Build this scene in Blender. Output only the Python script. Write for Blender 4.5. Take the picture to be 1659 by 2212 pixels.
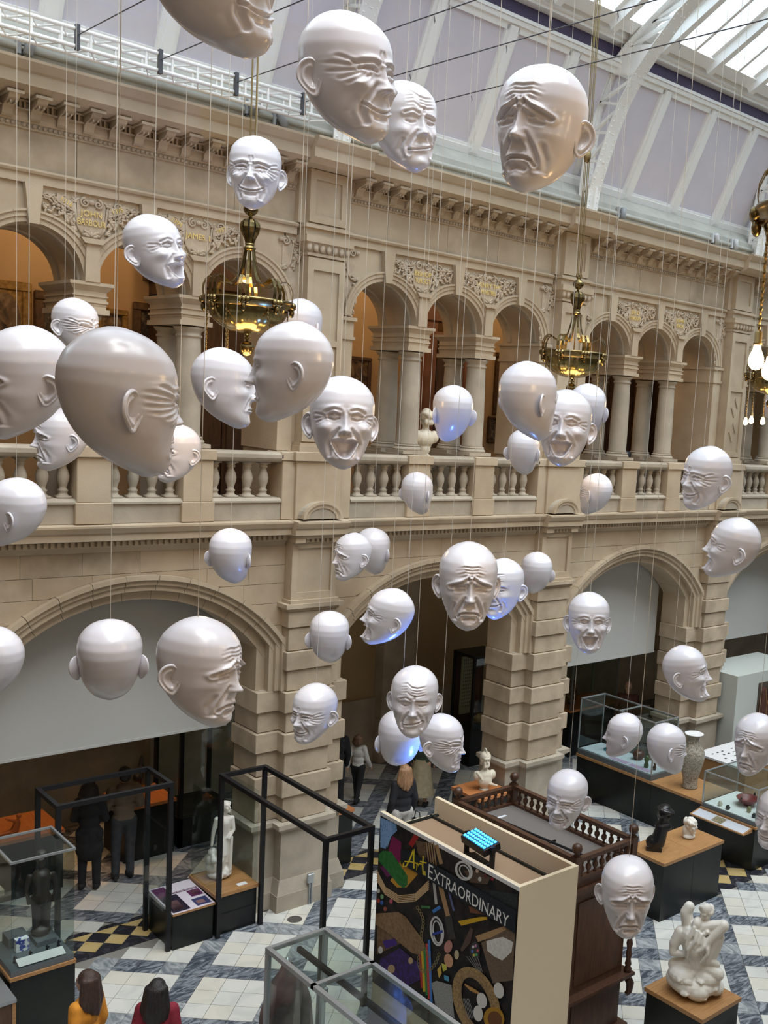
import bpy, bmesh, math, random
import numpy as np
from mathutils import Vector, Matrix
PI = math.pi
rnd = random.Random(7)
scn = bpy.context.scene
COL = scn.collection
for o in list(bpy.data.objects):
    bpy.data.objects.remove(o)

# ------------------------------------------------------------------ camera
IW, IH = 1659, 2212
FPX, YAW, PIT, ROL, PX, PY, EYE = 2242.3, .790, .129, .070, 1217.65, 1189.6, 7.4
def cam_axes():
    f = Vector((math.sin(YAW)*math.cos(PIT), math.cos(YAW)*math.cos(PIT), -math.sin(PIT)))
    r = Vector((math.cos(YAW), -math.sin(YAW), 0))
    u = r.cross(f)
    c, s = math.cos(ROL), math.sin(ROL)
    return c*r+s*u, -s*r+c*u, f
CR, CU, CF = cam_axes()
CPOS = Vector((0, 0, EYE))
cd = bpy.data.cameras.new('camera'); cam = bpy.data.objects.new('camera', cd); COL.objects.link(cam)
cd.sensor_fit = 'VERTICAL'; cd.sensor_height = 36.0; cd.sensor_width = 27.0
cd.lens = FPX/IH*36.0
cd.shift_x = (IW/2-PX)/IH; cd.shift_y = (PY-IH/2)/IH
cd.clip_start = .05; cd.clip_end = 200
cam.matrix_world = Matrix(((CR.x, CU.x, -CF.x, 0), (CR.y, CU.y, -CF.y, 0), (CR.z, CU.z, -CF.z, EYE), (0, 0, 0, 1)))
scn.camera = cam
def ray(x, y): return CF+CR*((x-PX)/FPX)-CU*((y-PY)/FPX)
def on_z(x, y, z):
    d = ray(x, y); return CPOS+d*((z-EYE)/d.z)
def on_y(x, y, Y):
    d = ray(x, y); return CPOS+d*(Y/d.y)

# ------------------------------------------------------------------ world, lights, exposure
w = bpy.data.worlds.new('sky'); scn.world = w; w.use_nodes = True
bg = w.node_tree.nodes['Background']
bg.inputs[0].default_value = (.78, .90, 1.0, 1); bg.inputs[1].default_value = 2.1
sl_ = bpy.data.lights.new('sun', 'SUN'); sl_.energy = 6.6; sl_.angle = math.radians(55); sl_.color = (1.0, .97, .93)
sun = bpy.data.objects.new('sun', sl_); COL.objects.link(sun); sun.rotation_euler = Vector((-.10, .38, -1)).to_track_quat('-Z', 'Y').to_euler()
scn.view_settings.view_transform = 'Standard'; scn.view_settings.look = 'None'
scn.view_settings.exposure = 0.3; scn.view_settings.gamma = 1; scn.view_settings.use_curve_mapping = False

# ------------------------------------------------------------------ helpers
def tag(o, label=None, cat=None, group=None, kind=None):
    if label: o['label'] = label
    if cat: o['category'] = cat
    if group: o['group'] = group
    if kind: o['kind'] = kind
    return o
WL = {}
def wloc(o): return WL.get(o.name, Vector((0, 0, 0)))
def link(o, parent=None, at=(0, 0, 0)):
    COL.objects.link(o)
    at = Vector(at)
    if parent is not None:
        o.parent = parent; o.location = at-wloc(parent)
    else:
        o.location = at
    WL[o.name] = at
    return o
def empty(name, at=(0, 0, 0), label=None, cat=None, group=None, kind=None, parent=None):
    o = bpy.data.objects.new(name, None); o.empty_display_size = .1
    link(o, parent, at); return tag(o, label, cat, group, kind)
class MB:
    def __init__(s): s.v = []; s.f = []; s.smooth = False
    def add(s, vs, fs):
        n = len(s.v); s.v += [tuple(p) for p in vs]; s.f += [tuple(i+n for i in f) for f in fs]; return s
    def box(s, x0, x1, y0, y1, z0, z1):
        return s.add([(x0,y0,z0),(x1,y0,z0),(x1,y1,z0),(x0,y1,z0),(x0,y0,z1),(x1,y0,z1),(x1,y1,z1),(x0,y1,z1)],
                     [(3,2,1,0),(4,5,6,7),(0,1,5,4),(1,2,6,5),(2,3,7,6),(3,0,4,7)])
    def cbox(s, c, d): return s.box(c[0]-d[0]/2, c[0]+d[0]/2, c[1]-d[1]/2, c[1]+d[1]/2, c[2]-d[2]/2, c[2]+d[2]/2)
    def prism(s, poly, a0, a1, ax='y'):
        n = len(poly)
        def P(p, a): return (p[0], a, p[1]) if ax == 'y' else ((a, p[0], p[1]) if ax == 'x' else (p[0], p[1], a))
        vs = [P(p, a0) for p in poly]+[P(p, a1) for p in poly]
        ar = sum(poly[i][0]*poly[(i+1) % n][1]-poly[(i+1) % n][0]*poly[i][1] for i in range(n))
        flip = (ar < 0) != (ax == 'y')
        if a1 < a0: flip = not flip
        fs = [tuple(range(n))[::-1], tuple(range(n, 2*n))]+[(i, (i+1) % n, n+(i+1) % n, n+i) for i in range(n)]
        if flip: fs = [f[::-1] for f in fs]
        return s.add(vs, fs)
    def frus(s, poly0, z0, poly1, z1):
        n = len(poly0)
        return s.add([(p[0], p[1], z0) for p in poly0]+[(p[0], p[1], z1) for p in poly1],
                     [tuple(range(n))[::-1], tuple(range(n, 2*n))]+[(i, (i+1) % n, n+(i+1) % n, n+i) for i in range(n)])
    def lathe(s, prof, seg=16, c=(0, 0, 0), cap=True):
        n = len(prof); vs = []; fs = []
        for i in range(seg):
            a = 2*PI*i/seg
            for r, z in prof: vs.append((c[0]+r*math.cos(a), c[1]+r*math.sin(a), c[2]+z))
        for i in range(seg):
            j = (i+1) % seg
            for k in range(n-1): fs.append((i*n+k, j*n+k, j*n+k+1, i*n+k+1))
        if cap:
            fs.append(tuple(i*n for i in range(seg))[::-1]); fs.append(tuple(i*n+n-1 for i in range(seg)))
        return s.add(vs, fs)
    def tube(s, path, r, seg=8, cap=True):
        path = [Vector(p) for p in path]; n = len(path); rs = r if isinstance(r, (list, tuple)) else [r]*n
        vs = []; fs = []; up = None
        for i, p in enumerate(path):
            t = (path[min(i+1, n-1)]-path[max(i-1, 0)]).normalized()
            if up is None:
                up = Vector((0, 0, 1)) if abs(t.z) < .9 else Vector((1, 0, 0))
            a = t.cross(up).normalized(); b = a.cross(t).normalized(); up = b
            for k in range(seg):
                q = 2*PI*k/seg; vs.append(p+(a*math.cos(q)+b*math.sin(q))*rs[i])
        for i in range(n-1):
            for k in range(seg):
                l = (k+1) % seg; fs.append((i*seg+k, i*seg+l, (i+1)*seg+l, (i+1)*seg+k))
        if cap: fs.append(tuple(range(seg))[::-1]); fs.append(tuple(range((n-1)*seg, n*seg)))
        return s.add(vs, fs)
    def ell(s, c, r, u=12, v=8, rot=None):
        if not isinstance(r, (tuple, list)): r = (r, r, r)
        vs = [Vector((0, 0, r[2]))]
        for j in range(1, v):
            a = PI*j/v
            for i in range(u):
                b = 2*PI*i/u; vs.append(Vector((r[0]*math.sin(a)*math.cos(b), r[1]*math.sin(a)*math.sin(b), r[2]*math.cos(a))))
        vs.append(Vector((0, 0, -r[2])))
        if rot is not None: vs = [rot @ p for p in vs]
        vs = [p+Vector(c) for p in vs]
        fs = [(0, 1+i, 1+(i+1) % u) for i in range(u)]
        for j in range(v-2):
            for i in range(u):
                a = 1+j*u; fs.append((a+i, a+u+i, a+u+(i+1) % u, a+(i+1) % u))
        a = 1+(v-2)*u; fs += [(a+i, len(vs)-1, a+(i+1) % u) for i in range(u)]
        return s.add(vs, fs)
    def cap(s, a, b, ra, rb, u=12):
        s.tube([a, b], [ra, rb], u); s.ell(a, ra, u, 8); return s.ell(b, rb, u, 8)
    def strip(s, path, wdir, wid, thick):
        """flat band along path, width along wdir(i), closed thickness"""
        path = [Vector(p) for p in path]; n = len(path); vs = []; fs = []
        for i, p in enumerate(path):
            t = (path[min(i+1, n-1)]-path[max(i-1, 0)]).normalized()
            wv = Vector(wdir(i) if callable(wdir) else wdir).normalized(); nv = t.cross(wv).normalized()
            ww = wid[i] if isinstance(wid, (list, tuple)) else wid
            for a, b in ((-1, -1), (1, -1), (1, 1), (-1, 1)): vs.append(p+wv*(a*ww/2)+nv*(b*thick/2))
        for i in range(n-1):
            for k in range(4): fs.append((i*4+k, i*4+(k+1) % 4, (i+1)*4+(k+1) % 4, (i+1)*4+k))
        fs.append((3, 2, 1, 0)); fs.append(tuple(range((n-1)*4, n*4)))
        return s.add(vs, fs)
    def mesh(s, name, mat=None, smooth=None):
        me = bpy.data.meshes.new(name); me.from_pydata(s.v, [], s.f)
        me.validate(verbose=False)
        if mat: me.materials.append(mat)
        if smooth or s.smooth:
            me.polygons.foreach_set('use_smooth', [True]*len(me.polygons))
        me.update(); return me
    def build(s, name, mat=None, parent=None, at=(0, 0, 0), smooth=None, bevel=0, fixn=False):
        me = s.mesh(name, mat, smooth)
        if fixn or bevel:
            b = bmesh.new(); b.from_mesh(me)
            bmesh.ops.recalc_face_normals(b, faces=b.faces)
            if bevel: bmesh.ops.bevel(b, geom=[e for e in b.edges if e.is_manifold and e.calc_face_angle(0) > .6], offset=bevel, segments=1, affect='EDGES', clamp_overlap=True)
            b.to_mesh(me); b.free()
        o = bpy.data.objects.new(name, me); return link(o, parent, at)
def inst(name, me, parent, at=(0, 0, 0), rot=None, scale=None):
    o = bpy.data.objects.new(name, me); link(o, parent, at)
    if rot: o.rotation_euler = rot
    if scale: o.scale = scale
    return o
def evalmesh(mb, name, mat, voxel=None, smooth=6, clamp=True):
    """join closed blobs into one continuous skin"""
    me = mb.mesh(name+'_raw'); o = bpy.data.objects.new(name+'_raw', me); COL.objects.link(o)
    if voxel:
        m = o.modifiers.new('r', 'REMESH'); m.mode = 'VOXEL'; m.voxel_size = voxel
    if smooth:
        m = o.modifiers.new('s', 'SMOOTH'); m.factor = .5; m.iterations = smooth
    dg = bpy.context.evaluated_depsgraph_get()
    em = bpy.data.meshes.new_from_object(o.evaluated_get(dg)); em.name = name
    bpy.data.objects.remove(o); bpy.data.meshes.remove(me)
    em.materials.clear(); em.materials.append(mat)
    if clamp:
        co = np.empty(len(em.vertices)*3); em.vertices.foreach_get('co', co); co[2::3] = np.maximum(co[2::3], .0005); em.vertices.foreach_set('co', co)
    em.polygons.foreach_set('use_smooth', [True]*len(em.polygons)); em.update()
    return em
def text(name, s, size, mat, parent, mw, ext=.004, align='CENTER'):
    cu = bpy.data.curves.new(name, 'FONT'); cu.body = s; cu.size = size; cu.extrude = ext; cu.align_x = align; cu.align_y = 'CENTER'
    cu.resolution_u = 3
    o = bpy.data.objects.new(name+'_tmp', cu); COL.objects.link(o)
    dg = bpy.context.evaluated_depsgraph_get(); me = bpy.data.meshes.new_from_object(o.evaluated_get(dg))
    bpy.data.objects.remove(o); me.materials.clear(); me.materials.append(mat); me.transform(mw); me.name = name
    o = bpy.data.objects.new(name, me); return link(o, parent)
def wall_mw(x, y, z, rot=0.0, sx=1.0):   # text plane facing -Y
    return Matrix.Translation((x, y, z)) @ Matrix.Rotation(PI/2, 4, 'X') @ Matrix.Rotation(rot, 4, 'Z') @ Matrix.Diagonal((sx, 1, 1, 1))

# ------------------------------------------------------------------ materials
MATS = {}
def mat(name, col, rough=.5, metal=0.0, col2=None, scale=6.0, detail=5, bump=0.0, bscale=None, stretch=None, spec=.5, coat=0.0, emit=None, estr=0.0, lo=.35, hi=.65, dist=0.0):
    m = bpy.data.materials.new(name); m.use_nodes = True; nt = m.node_tree; b = nt.nodes['Principled BSDF']
    b.inputs['Base Color'].default_value = (*col, 1); b.inputs['Roughness'].default_value = rough; b.inputs['Metallic'].default_value = metal
    b.inputs['Specular IOR Level'].default_value = spec
    if coat: b.inputs['Coat Weight'].default_value = coat; b.inputs['Coat Roughness'].default_value = .15
    if emit: b.inputs['Emission Color'].default_value = (*emit, 1); b.inputs['Emission Strength'].default_value = estr
    if col2 or bump:
        g = nt.nodes.new('ShaderNodeNewGeometry'); src = g.outputs['Position']
        if stretch:
            mp = nt.nodes.new('ShaderNodeMapping'); mp.inputs['Scale'].default_value = stretch
            nt.links.new(src, mp.inputs[0]); src = mp.outputs[0]
    if col2:
        n = nt.nodes.new('ShaderNodeTexNoise'); n.inputs['Scale'].default_value = scale; n.inputs['Detail'].default_value = detail; n.inputs['Distortion'].default_value = dist
        nt.links.new(src, n.inputs['Vector'])
        r = nt.nodes.new('ShaderNodeValToRGB'); r.color_ramp.elements[0].position = lo; r.color_ramp.elements[1].position = hi
        r.color_ramp.elements[0].color = (*col, 1); r.color_ramp.elements[1].color = (*col2, 1)
        nt.links.new(n.outputs['Fac'], r.inputs[0]); nt.links.new(r.outputs[0], b.inputs['Base Color'])
    if bump:
        n2 = nt.nodes.new('ShaderNodeTexNoise'); n2.inputs['Scale'].default_value = bscale or scale*4; n2.inputs['Detail'].default_value = 4
        nt.links.new(src, n2.inputs['Vector'])
        bp = nt.nodes.new('ShaderNodeBump'); bp.inputs['Strength'].default_value = bump; bp.inputs['Distance'].default_value = .02
        nt.links.new(n2.outputs['Fac'], bp.inputs['Height']); nt.links.new(bp.outputs[0], b.inputs['Normal'])
    MATS[name] = m; return m
def glassmat(name, tint=(.95, .98, .97), gloss=.10, rough=.02):
    m = bpy.data.materials.new(name); m.use_nodes = True; nt = m.node_tree
    for n in list(nt.nodes):
        if n.type != 'OUTPUT_MATERIAL': nt.nodes.remove(n)
    out = [n for n in nt.nodes if n.type == 'OUTPUT_MATERIAL'][0]
    t = nt.nodes.new('ShaderNodeBsdfTransparent'); t.inputs[0].default_value = (*tint, 1)
    g = nt.nodes.new('ShaderNodeBsdfGlossy'); g.inputs['Roughness'].default_value = rough
    lw = nt.nodes.new('ShaderNodeLayerWeight'); lw.inputs[0].default_value = .25
    m1 = nt.nodes.new('ShaderNodeMath'); m1.operation = 'POWER'; m1.inputs[1].default_value = 2.5; nt.links.new(lw.outputs['Facing'], m1.inputs[0])
    m2 = nt.nodes.new('ShaderNodeMath'); m2.operation = 'MULTIPLY_ADD'; m2.inputs[1].default_value = .55; m2.inputs[2].default_value = .035; nt.links.new(m1.outputs[0], m2.inputs[0])
    mx = nt.nodes.new('ShaderNodeMixShader'); nt.links.new(m2.outputs[0], mx.inputs[0])
    nt.links.new(t.outputs[0], mx.inputs[1]); nt.links.new(g.outputs[0], mx.inputs[2]); nt.links.new(mx.outputs[0], out.inputs[0])
    MATS[name] = m; return m
M_stone = mat('sandstone', (.405, .32, .225), .8, col2=(.50, .41, .30), scale=1.6, bump=.12, bscale=40)
M_stone2 = mat('sandstone_block', (.35, .28, .20), .82, col2=(.485, .395, .29), scale=2.6, bump=.15, bscale=30)
M_stone3 = mat('grey_sandstone', (.325, .285, .225), .85, col2=(.43, .375, .30), scale=2.2, bump=.15, bscale=30)
M_carve = mat('carved_sandstone', (.42, .34, .25), .85, col2=(.52, .43, .33), scale=9, bump=.2, bscale=60)
M_attic = mat('grey_render', (.42, .42, .38), .8, col2=(.50, .50, .45), scale=3)
M_gold = mat('gold_paint', (.78, .60, .22), .4)
M_white = mat('white_paint', (.88, .88, .86), .45)
M_lav = mat('lavender_plaster', (.64, .61, .68), .7, col2=(.68, .65, .71), scale=2)
M_purple = mat('purple_paint', (.060, .042, .10), .5)
M_pane = glassmat('skylight_glass', (.93, .97, 1.0))
M_glass = glassmat('case_glass', (.90, .94, .93))
M_orange = mat('ochre_wall', (.47, .30, .15), .8, col2=(.51, .335, .17), scale=1.5)
M_wallb = mat('buff_wall', (.36, .27, .15), .85, col2=(.40, .30, .18), scale=1.2)
M_dwood = mat('dark_wood', (.055, .028, .016), .45, col2=(.10, .05, .028), scale=5, stretch=(6, 6, .6))
M_brick = mat('red_marble', (.20, .085, .05), .5, col2=(.26, .12, .075), scale=3)
M_black = mat('black_metal', (.011, .011, .013), .4, spec=.3)
M_blackp = mat('black_panel', (.009, .011, .011), .3, col2=(.014, .017, .016), scale=3, spec=.28)
M_steel = mat('grey_aluminium', (.42, .45, .47), .35, metal=.7)
M_wood = mat('oak_veneer', (.31, .155, .058), .4, col2=(.41, .22, .088), scale=4, stretch=(1.2, 14, 14), dist=.6)
M_wood2 = mat('red_oak_veneer', (.42, .15, .05), .4, col2=(.52, .21, .075), scale=4, stretch=(14, 1.2, 14), dist=.6)
M_brass = mat('aged_brass', (.27, .20, .085), .26, metal=1.0, col2=(.15, .11, .05), scale=14)
M_bulb = mat('lit_bulb', (1, .8, .5), .3, emit=(1, .62, .25), estr=22)
M_head = mat('pearl_white', (.66, .64, .69), .28, spec=.5, coat=.35, bump=.02, bscale=240)
M_wire = mat('pale_cord', (.55, .51, .44), .6)
M_dwire = mat('steel_cable', (.09, .09, .10), .4, metal=.6)
M_marble = mat('white_marble', (.74, .72, .67), .45, col2=(.66, .63, .57), scale=5, bump=.05)
M_marble2 = mat('cream_marble', (.68, .62, .50), .5, col2=(.60, .54, .43), scale=6)
M_tw = mat('tile_white', (.60, .60, .56), .28, col2=(.46, .47, .46), scale=2.2, detail=8, lo=.45, hi=.8, dist=1.2)
M_tw2 = mat('tile_cream', (.60, .58, .51), .28, col2=(.50, .49, .44), scale=2.2, detail=8, lo=.45, hi=.8, dist=1.2)
M_tg = mat('tile_slate', (.055, .065, .085), .25, col2=(.33, .36, .39), scale=3.2, detail=9, lo=.40, hi=.72, dist=2.2, stretch=(1, 3.2, 1))
M_ty = mat('tile_yellow', (.42, .30, .11), .3, col2=(.50, .38, .18), scale=3, dist=1)
M_tb = mat('tile_black', (.022, .022, .028), .25, col2=(.09, .09, .10), scale=4, dist=2, lo=.5, hi=.8)
M_grout = mat('grout', (.20, .19, .17), .9)
M_blind = mat('grey_blind', (.45, .455, .44), .85, bump=.02, bscale=200)
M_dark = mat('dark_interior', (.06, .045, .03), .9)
M_label = mat('white_card', (.70, .70, .70), .5)
M_lbl2 = mat('lilac_card', (.42, .30, .45), .5)
M_cream = mat('cream_board', (.66, .56, .40), .7)
M_skin = mat('skin', (.50, .29, .20), .5)
# ================================================================== STRUCTURE
PITCH = 4.81
PIERS = [7.85+PITCH*k for k in range(-1, 4)]          # 3.04 ... 22.28
BAYS = [7.85-PITCH/2+PITCH*k for k in range(0, 4)]     # 5.445 ... 19.875
wall = empty('wall_back', (0, 0, 0), 'honey sandstone gallery wall with arcades above and wide arches below', 'wall', kind='structure')
def sweep(mb, path, prof):
    n = len(prof); vs = []; fs = []
    for (x, z, nx, nz) in path:
        for r, y in prof: vs.append((x+nx*r, y, z+nz*r))
    for i in range(len(path)-1):
        for k in range(n):
            l = (k+1) % n; fs.append((i*n+k, i*n+l, (i+1)*n+l, (i+1)*n+k))
    fs.append(tuple(range(n))[::-1]); fs.append(tuple(range((len(path)-1)*n, len(path)*n)))
    return mb.add(vs, fs)
RINT, REXT, ZC = 2.31, 2.52, 2.52
LPROF = [(.21, 13.6), (.21, 12.79), (.15, 12.79), (.14, 12.84), (.08, 12.84), (.07, 12.88), (0, 12.88), (0, 13.0), (-.13, 13.0), (-.13, 13.6)]
def pier_poly(x, e, front_only=False):
    if front_only: return [(x-.36-e, 12.73-e), (x+.36+e, 12.73-e), (x+.36+e, 13.3), (x-.36-e, 13.3)]
    return [(x-.36-e, 12.73-e), (x+.36+e, 12.73-e), (x+.36+e, 12.92-e), (x+.69+e, 12.92-e), (x+.69+e, 13.6), (x-.69-e, 13.6), (x-.69-e, 12.92-e), (x-.36-e, 12.92-e)]
COURSES = [(1.32, 1.70, 0, 0), (1.70, 2.0, .045, 0), (2.0, 2.36, 0, 0), (2.36, 2.65, .045, 0), (2.65, 2.95, 0, 0), (2.95, 3.26, .045, 0),
           (3.26, 3.565, 0, 1), (3.565, 3.84, .04, 1), (3.84, 4.18, 0, 1), (4.18, 4.42, .03, 1)]
for x in PIERS:
    core = MB().prism(pier_poly(x, -.03), 0, 3.26, 'z').prism(pier_poly(x, -.03, True), 3.26, 5.4, 'z').build('pier', M_stone3, wall, fixn=True)
    m = MB().prism(pier_poly(x, .10), 0, .25, 'z').frus(pier_poly(x, .09), .25, pier_poly(x, .03), .45).build('pier_base', M_stone3, core, fixn=True)
    MB().prism(pier_poly(x, .02), .45, 1.18, 'z').build('dado_block', M_stone3, core, fixn=True)
    MB().frus(pier_poly(x, .03), 1.18, pier_poly(x, .10), 1.25).prism(pier_poly(x, .11), 1.25, 1.32, 'z').build('dado_cap', M_stone3, core, fixn=True)
    for z0, z1, e, fo in COURSES:
        q = MB().prism(pier_poly(x, e, bool(fo)), z0+.005, z1-.005, 'z').build('stone_block', M_stone2, core, bevel=.008)
    MB().prism(pier_poly(x, .05, True), 4.42, 4.47, 'z').prism(pier_poly(x, .10, True), 4.47, 4.53, 'z').build('string_course', M_stone2, core, fixn=True)
    # pilaster with sunk panel between string course and ledge
    q = MB()
    q.box(x-.36, x-.27, 12.71, 13, 4.56, 5.40).box(x+.27, x+.36, 12.71, 13, 4.56, 5.40).box(x-.27, x+.27, 12.71, 13, 5.31, 5.40).box(x-.27, x+.27, 12.71, 13, 4.56, 4.68).box(x-.27, x+.27, 12.745, 13, 4.68, 5.31)
    q.build('pilaster_panel', M_stone, core)
    q = MB().box(x-.39, x+.39, 12.66, 13, 4.53, 4.58); q.build('panel_sill', M_stone, core)
# spandrels
COUR = [3.86, 4.2, 4.52, 4.80, 5.06, 5.345]
for bi, b in enumerate(BAYS):
    aa = math.asin(1.84/RINT)
    # voussoirs
    nv = 11
    for k in range(nv):
        a0 = -aa+2*aa*k/nv+.0015-(.07 if k == 0 else 0); a1 = -aa+2*aa*(k+1)/nv-.0015+(.07 if k == nv-1 else 0)
        path = [(b+RINT*math.sin(a), ZC+RINT*math.cos(a), math.sin(a), math.cos(a)) for a in np.linspace(a0, a1, 5)]
        sweep(MB(), path, LPROF).build('voussoir', M_stone, wall, fixn=True)
    zs = ZC+RINT*math.cos(aa)
    for s in (-1, 1):
        path = [(b+s*1.84, zs+.12, s, 0), (b+s*1.84, 3.26, s, 0)]
        sweep(MB(), path, [(r-.003, y+.006) for r, y in LPROF]).build('jamb_moulding', M_stone, wall, fixn=True)
    arch = lambda dx: ZC+math.sqrt(max(0, REXT**2-dx*dx))
    pts = [(b+dx, arch(dx)-.03) for dx in np.linspace(-2.05, 2.05, 25)]
    MB().prism(pts+[(b+2.05, 5.40), (b-2.05, 5.40)], 12.93, 13.6).build('spandrel_core', M_stone, wall, fixn=True)
    for ci in range(5):
        za, zb = COUR[ci]+.003, COUR[ci+1]-.003
        dx0 = math.sqrt(REXT**2-(zb-ZC)**2) if zb < ZC+REXT else 0.0
        for s in (-1, 1):
            edges = [2.045]; xx = 2.045; r2 = random.Random(bi*100+ci*10+s)
            while xx-dx0 > .9:
                xx -= r2.uniform(.55, .95); edges.append(xx)
            edges.append(dx0)
            for e0, e1 in zip(edges[1:], edges[:-1]):
                e0 += .002; e1 -= .002
                bot = [(b+s*d, max(za, arch(d)+.002)) for d in np.linspace(e0, e1, 9)]
                poly = bot+[(b+s*e1, zb), (b+s*e0, zb)]
                poly = [p for i, p in enumerate(poly) if i == 0 or (abs(p[0]-poly[i-1][0])+abs(p[1]-poly[i-1][1])) > 1e-4]
                MB().prism(poly, 12.90, 12.95).build('stone_block', rnd.choice([M_stone, M_stone2, M_stone]), wall, fixn=True)
# ledge cornice
LEDGE = [(13.0, 5.345), (12.88, 5.345), (12.85, 5.40), (12.80, 5.43), (12.80, 5.505), (12.66, 5.515), (12.66, 5.60), (12.635, 5.615), (12.60, 5.68), (12.60, 5.705), (13.0, 5.735)]
dent = MB().box(-.021, .021, 12.745, 12.81, 5.437, 5.497).mesh('dentil', M_stone)
for b in BAYS:
    c = MB().prism(LEDGE, b-2.02, b+2.02, 'x').build('ledge_cornice', M_stone, wall, fixn=True)
    d = MB()
    n = int(3.96/.076)
    for k in range(n):
        xx = b-1.96+k*.076; d.box(xx, xx+.042, 12.745, 12.81, 5.437, 5.497)
    tag(d.build('dentil_course', M_stone, c), kind='stuff')
for x in PIERS:
    c = MB().prism([(p[0]-.12 if p[0] < 12.9 else p[0], p[1]) for p in LEDGE[4:]]+[(13.0, 5.43)], x-.42, x+.42, 'x').build('ledge_break', M_stone, wall, fixn=True)
    q = MB().box(x-.38, x+.38, 12.60, 12.9, 5.46, 5.51).box(x-.38, x-.22, 12.60, 12.9, 5.40, 5.46).box(x+.22, x+.38, 12.60, 12.9, 5.40, 5.46); q.build('bracket_block', M_stone, c)
    for k in range(5): inst('dentil', dent, c, (x-.16+k*.08, -.10, -.035))
    # half round pediment
    p = [(x-.32*math.cos(a), 5.74+.235*math.sin(a)) for a in np.linspace(0, PI, 15)]
    q = MB().prism(p, 12.56, 12.72); q.build('round_pediment', M_stone3, c, fixn=True)
    path = [(x-.22*math.cos(a), 5.74+.15*math.sin(a), -math.cos(a), math.sin(a)) for a in np.linspace(0, PI, 15)]
    sweep(MB(), path, [(0, 12.57), (0, 12.545), (.03, 12.54), (.06, 12.52), (.10, 12.52), (.10, 12.57)]).build('pediment_moulding', M_stone, c, fixn=True)
# balustrade
bal_prof = [(.075, 0), (.075, .035), (.055, .05), (.05, .08), (.065, .10), (.04, .12), (.045, .15), (.068, .22), (.074, .27), (.06, .33), (.042, .37), (.04, .40), (.055, .41), (.055, .43), (.045, .44), (.065, .455), (.065, .49)]
balm = MB().lathe(bal_prof, 14).box(-.078, .078, -.078, .078, 0, .035).box(-.07, .07, -.07, .07, .465, .49); balm = balm.mesh('baluster', M_stone3, True)
for bi, b in enumerate(BAYS):
    ba = MB().box(b-1.85, b+1.85, 12.74, 13.02, 5.72, 5.95).prism([(12.74, 5.95), (12.71, 5.96), (12.71, 5.985), (12.76, 6.02), (13.02, 6.02), (13.02, 5.95)], b-1.85, b+1.85, 'x').build('balustrade', M_stone3, wall, fixn=True)
    MB().prism([(12.76, 6.505), (12.72, 6.53), (12.70, 6.56), (12.70, 6.61), (12.74, 6.64), (13.02, 6.64), (13.05, 6.61), (13.05, 6.56), (13.0, 6.505)], b-1.85, b+1.85, 'x').build('handrail', M_stone3, ba, fixn=True)
    for oc in (-1.3, 0, 1.3):
        for k in range(4): inst('baluster', balm, ba, (b+oc+(-1.5+k)*.235, 12.88, 6.015))
    for s in (-1, 1):
        x = b+s*.65
        q = MB().box(x-.20, x+.20, 12.70, 13.06, 5.98, 6.52).box(x-.22, x+.22, 12.68, 13.06, 5.72, 5.98).box(x-.23, x+.23, 12.665, 13.08, 6.52, 6.65)
        q.build('pedestal', M_stone, ba, bevel=.008)
for x in PIERS:
    q = MB().box(x-.36, x+.36, 12.68, 13.0, 5.72, 6.53).box(x-.55, x+.55, 12.72, 13.06, 5.72, 6.53).box(x-.40, x+.40, 12.64, 13.0, 6.53, 6.66).box(x-.58, x+.58, 12.70, 13.1, 6.53, 6.65)
    q.build('pier_pedestal', M_stone, wall, bevel=.008)
# arcade
colm = MB().lathe([(.172, .13), (.172, .16), (.165, .18), (.168, .6), (.160, 1.0), (.148, 1.38), (.148, 1.40), (.165, 1.41), (.165, 1.43), (.15, 1.44), (.15, 1.47), (.185, 1.50), (.195, 1.53)], 28).mesh('column', M_stone3, True)
colb = MB().lathe([(.215, .05), (.222, .075), (.205, .10), (.19, .11), (.20, .125), (.185, .14)], 28).box(-.225, .225, -.225, .225, 0, .05).mesh('column_base', M_stone3)
impm = MB()
impm.box(-.215, .215, -.21, .78, 0, .06).box(-.185, .185, -.18, .75, .06, .10).box(-.19, .19, -.185, .755, .10, .26).box(-.205, .205, -.20, .77, .13, .155).box(-.205, .205, -.20, .77, .20, .215)
impm.frus([(-.19, -.185), (.19, -.185), (.19, .755), (-.19, .755)], .26, [(-.245, -.24), (.245, -.24), (.245, .81), (-.245, .81)], .325)
impm.box(-.25, .25, -.245, .815, .325, .365)
impm = impm.mesh('impost', M_stone)
RA, RO, ZSP = .57, .70, 8.57
APROF = [(0, 13.0), (0, 12.865), (.055, 12.865), (.06, 12.845), (.105, 12.845), (.115, 12.825), (.14, 12.825), (.14, 13.0)]
def spiral(mb, cx, cz, r, turns, y, tr, sgn=1, a0=0):
    pts = []
    n = 22
    for i in range(n):
        t = i/(n-1); a = a0+sgn*turns*2*PI*t; rr = r*(1-t*.88)
        pts.append((cx+rr*math.cos(a), y, cz+rr*math.sin(a)))
    mb.tube(pts, [tr*(1-.5*i/(n-1)) for i in range(n)], 6)
def leaf(mb, cx, cz, l, wd, ang, y):
    R = Matrix.Rotation(-ang, 3, 'Y')
    mb.ell((cx, y, cz), (l, .018, wd), 8, 6, R)
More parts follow.
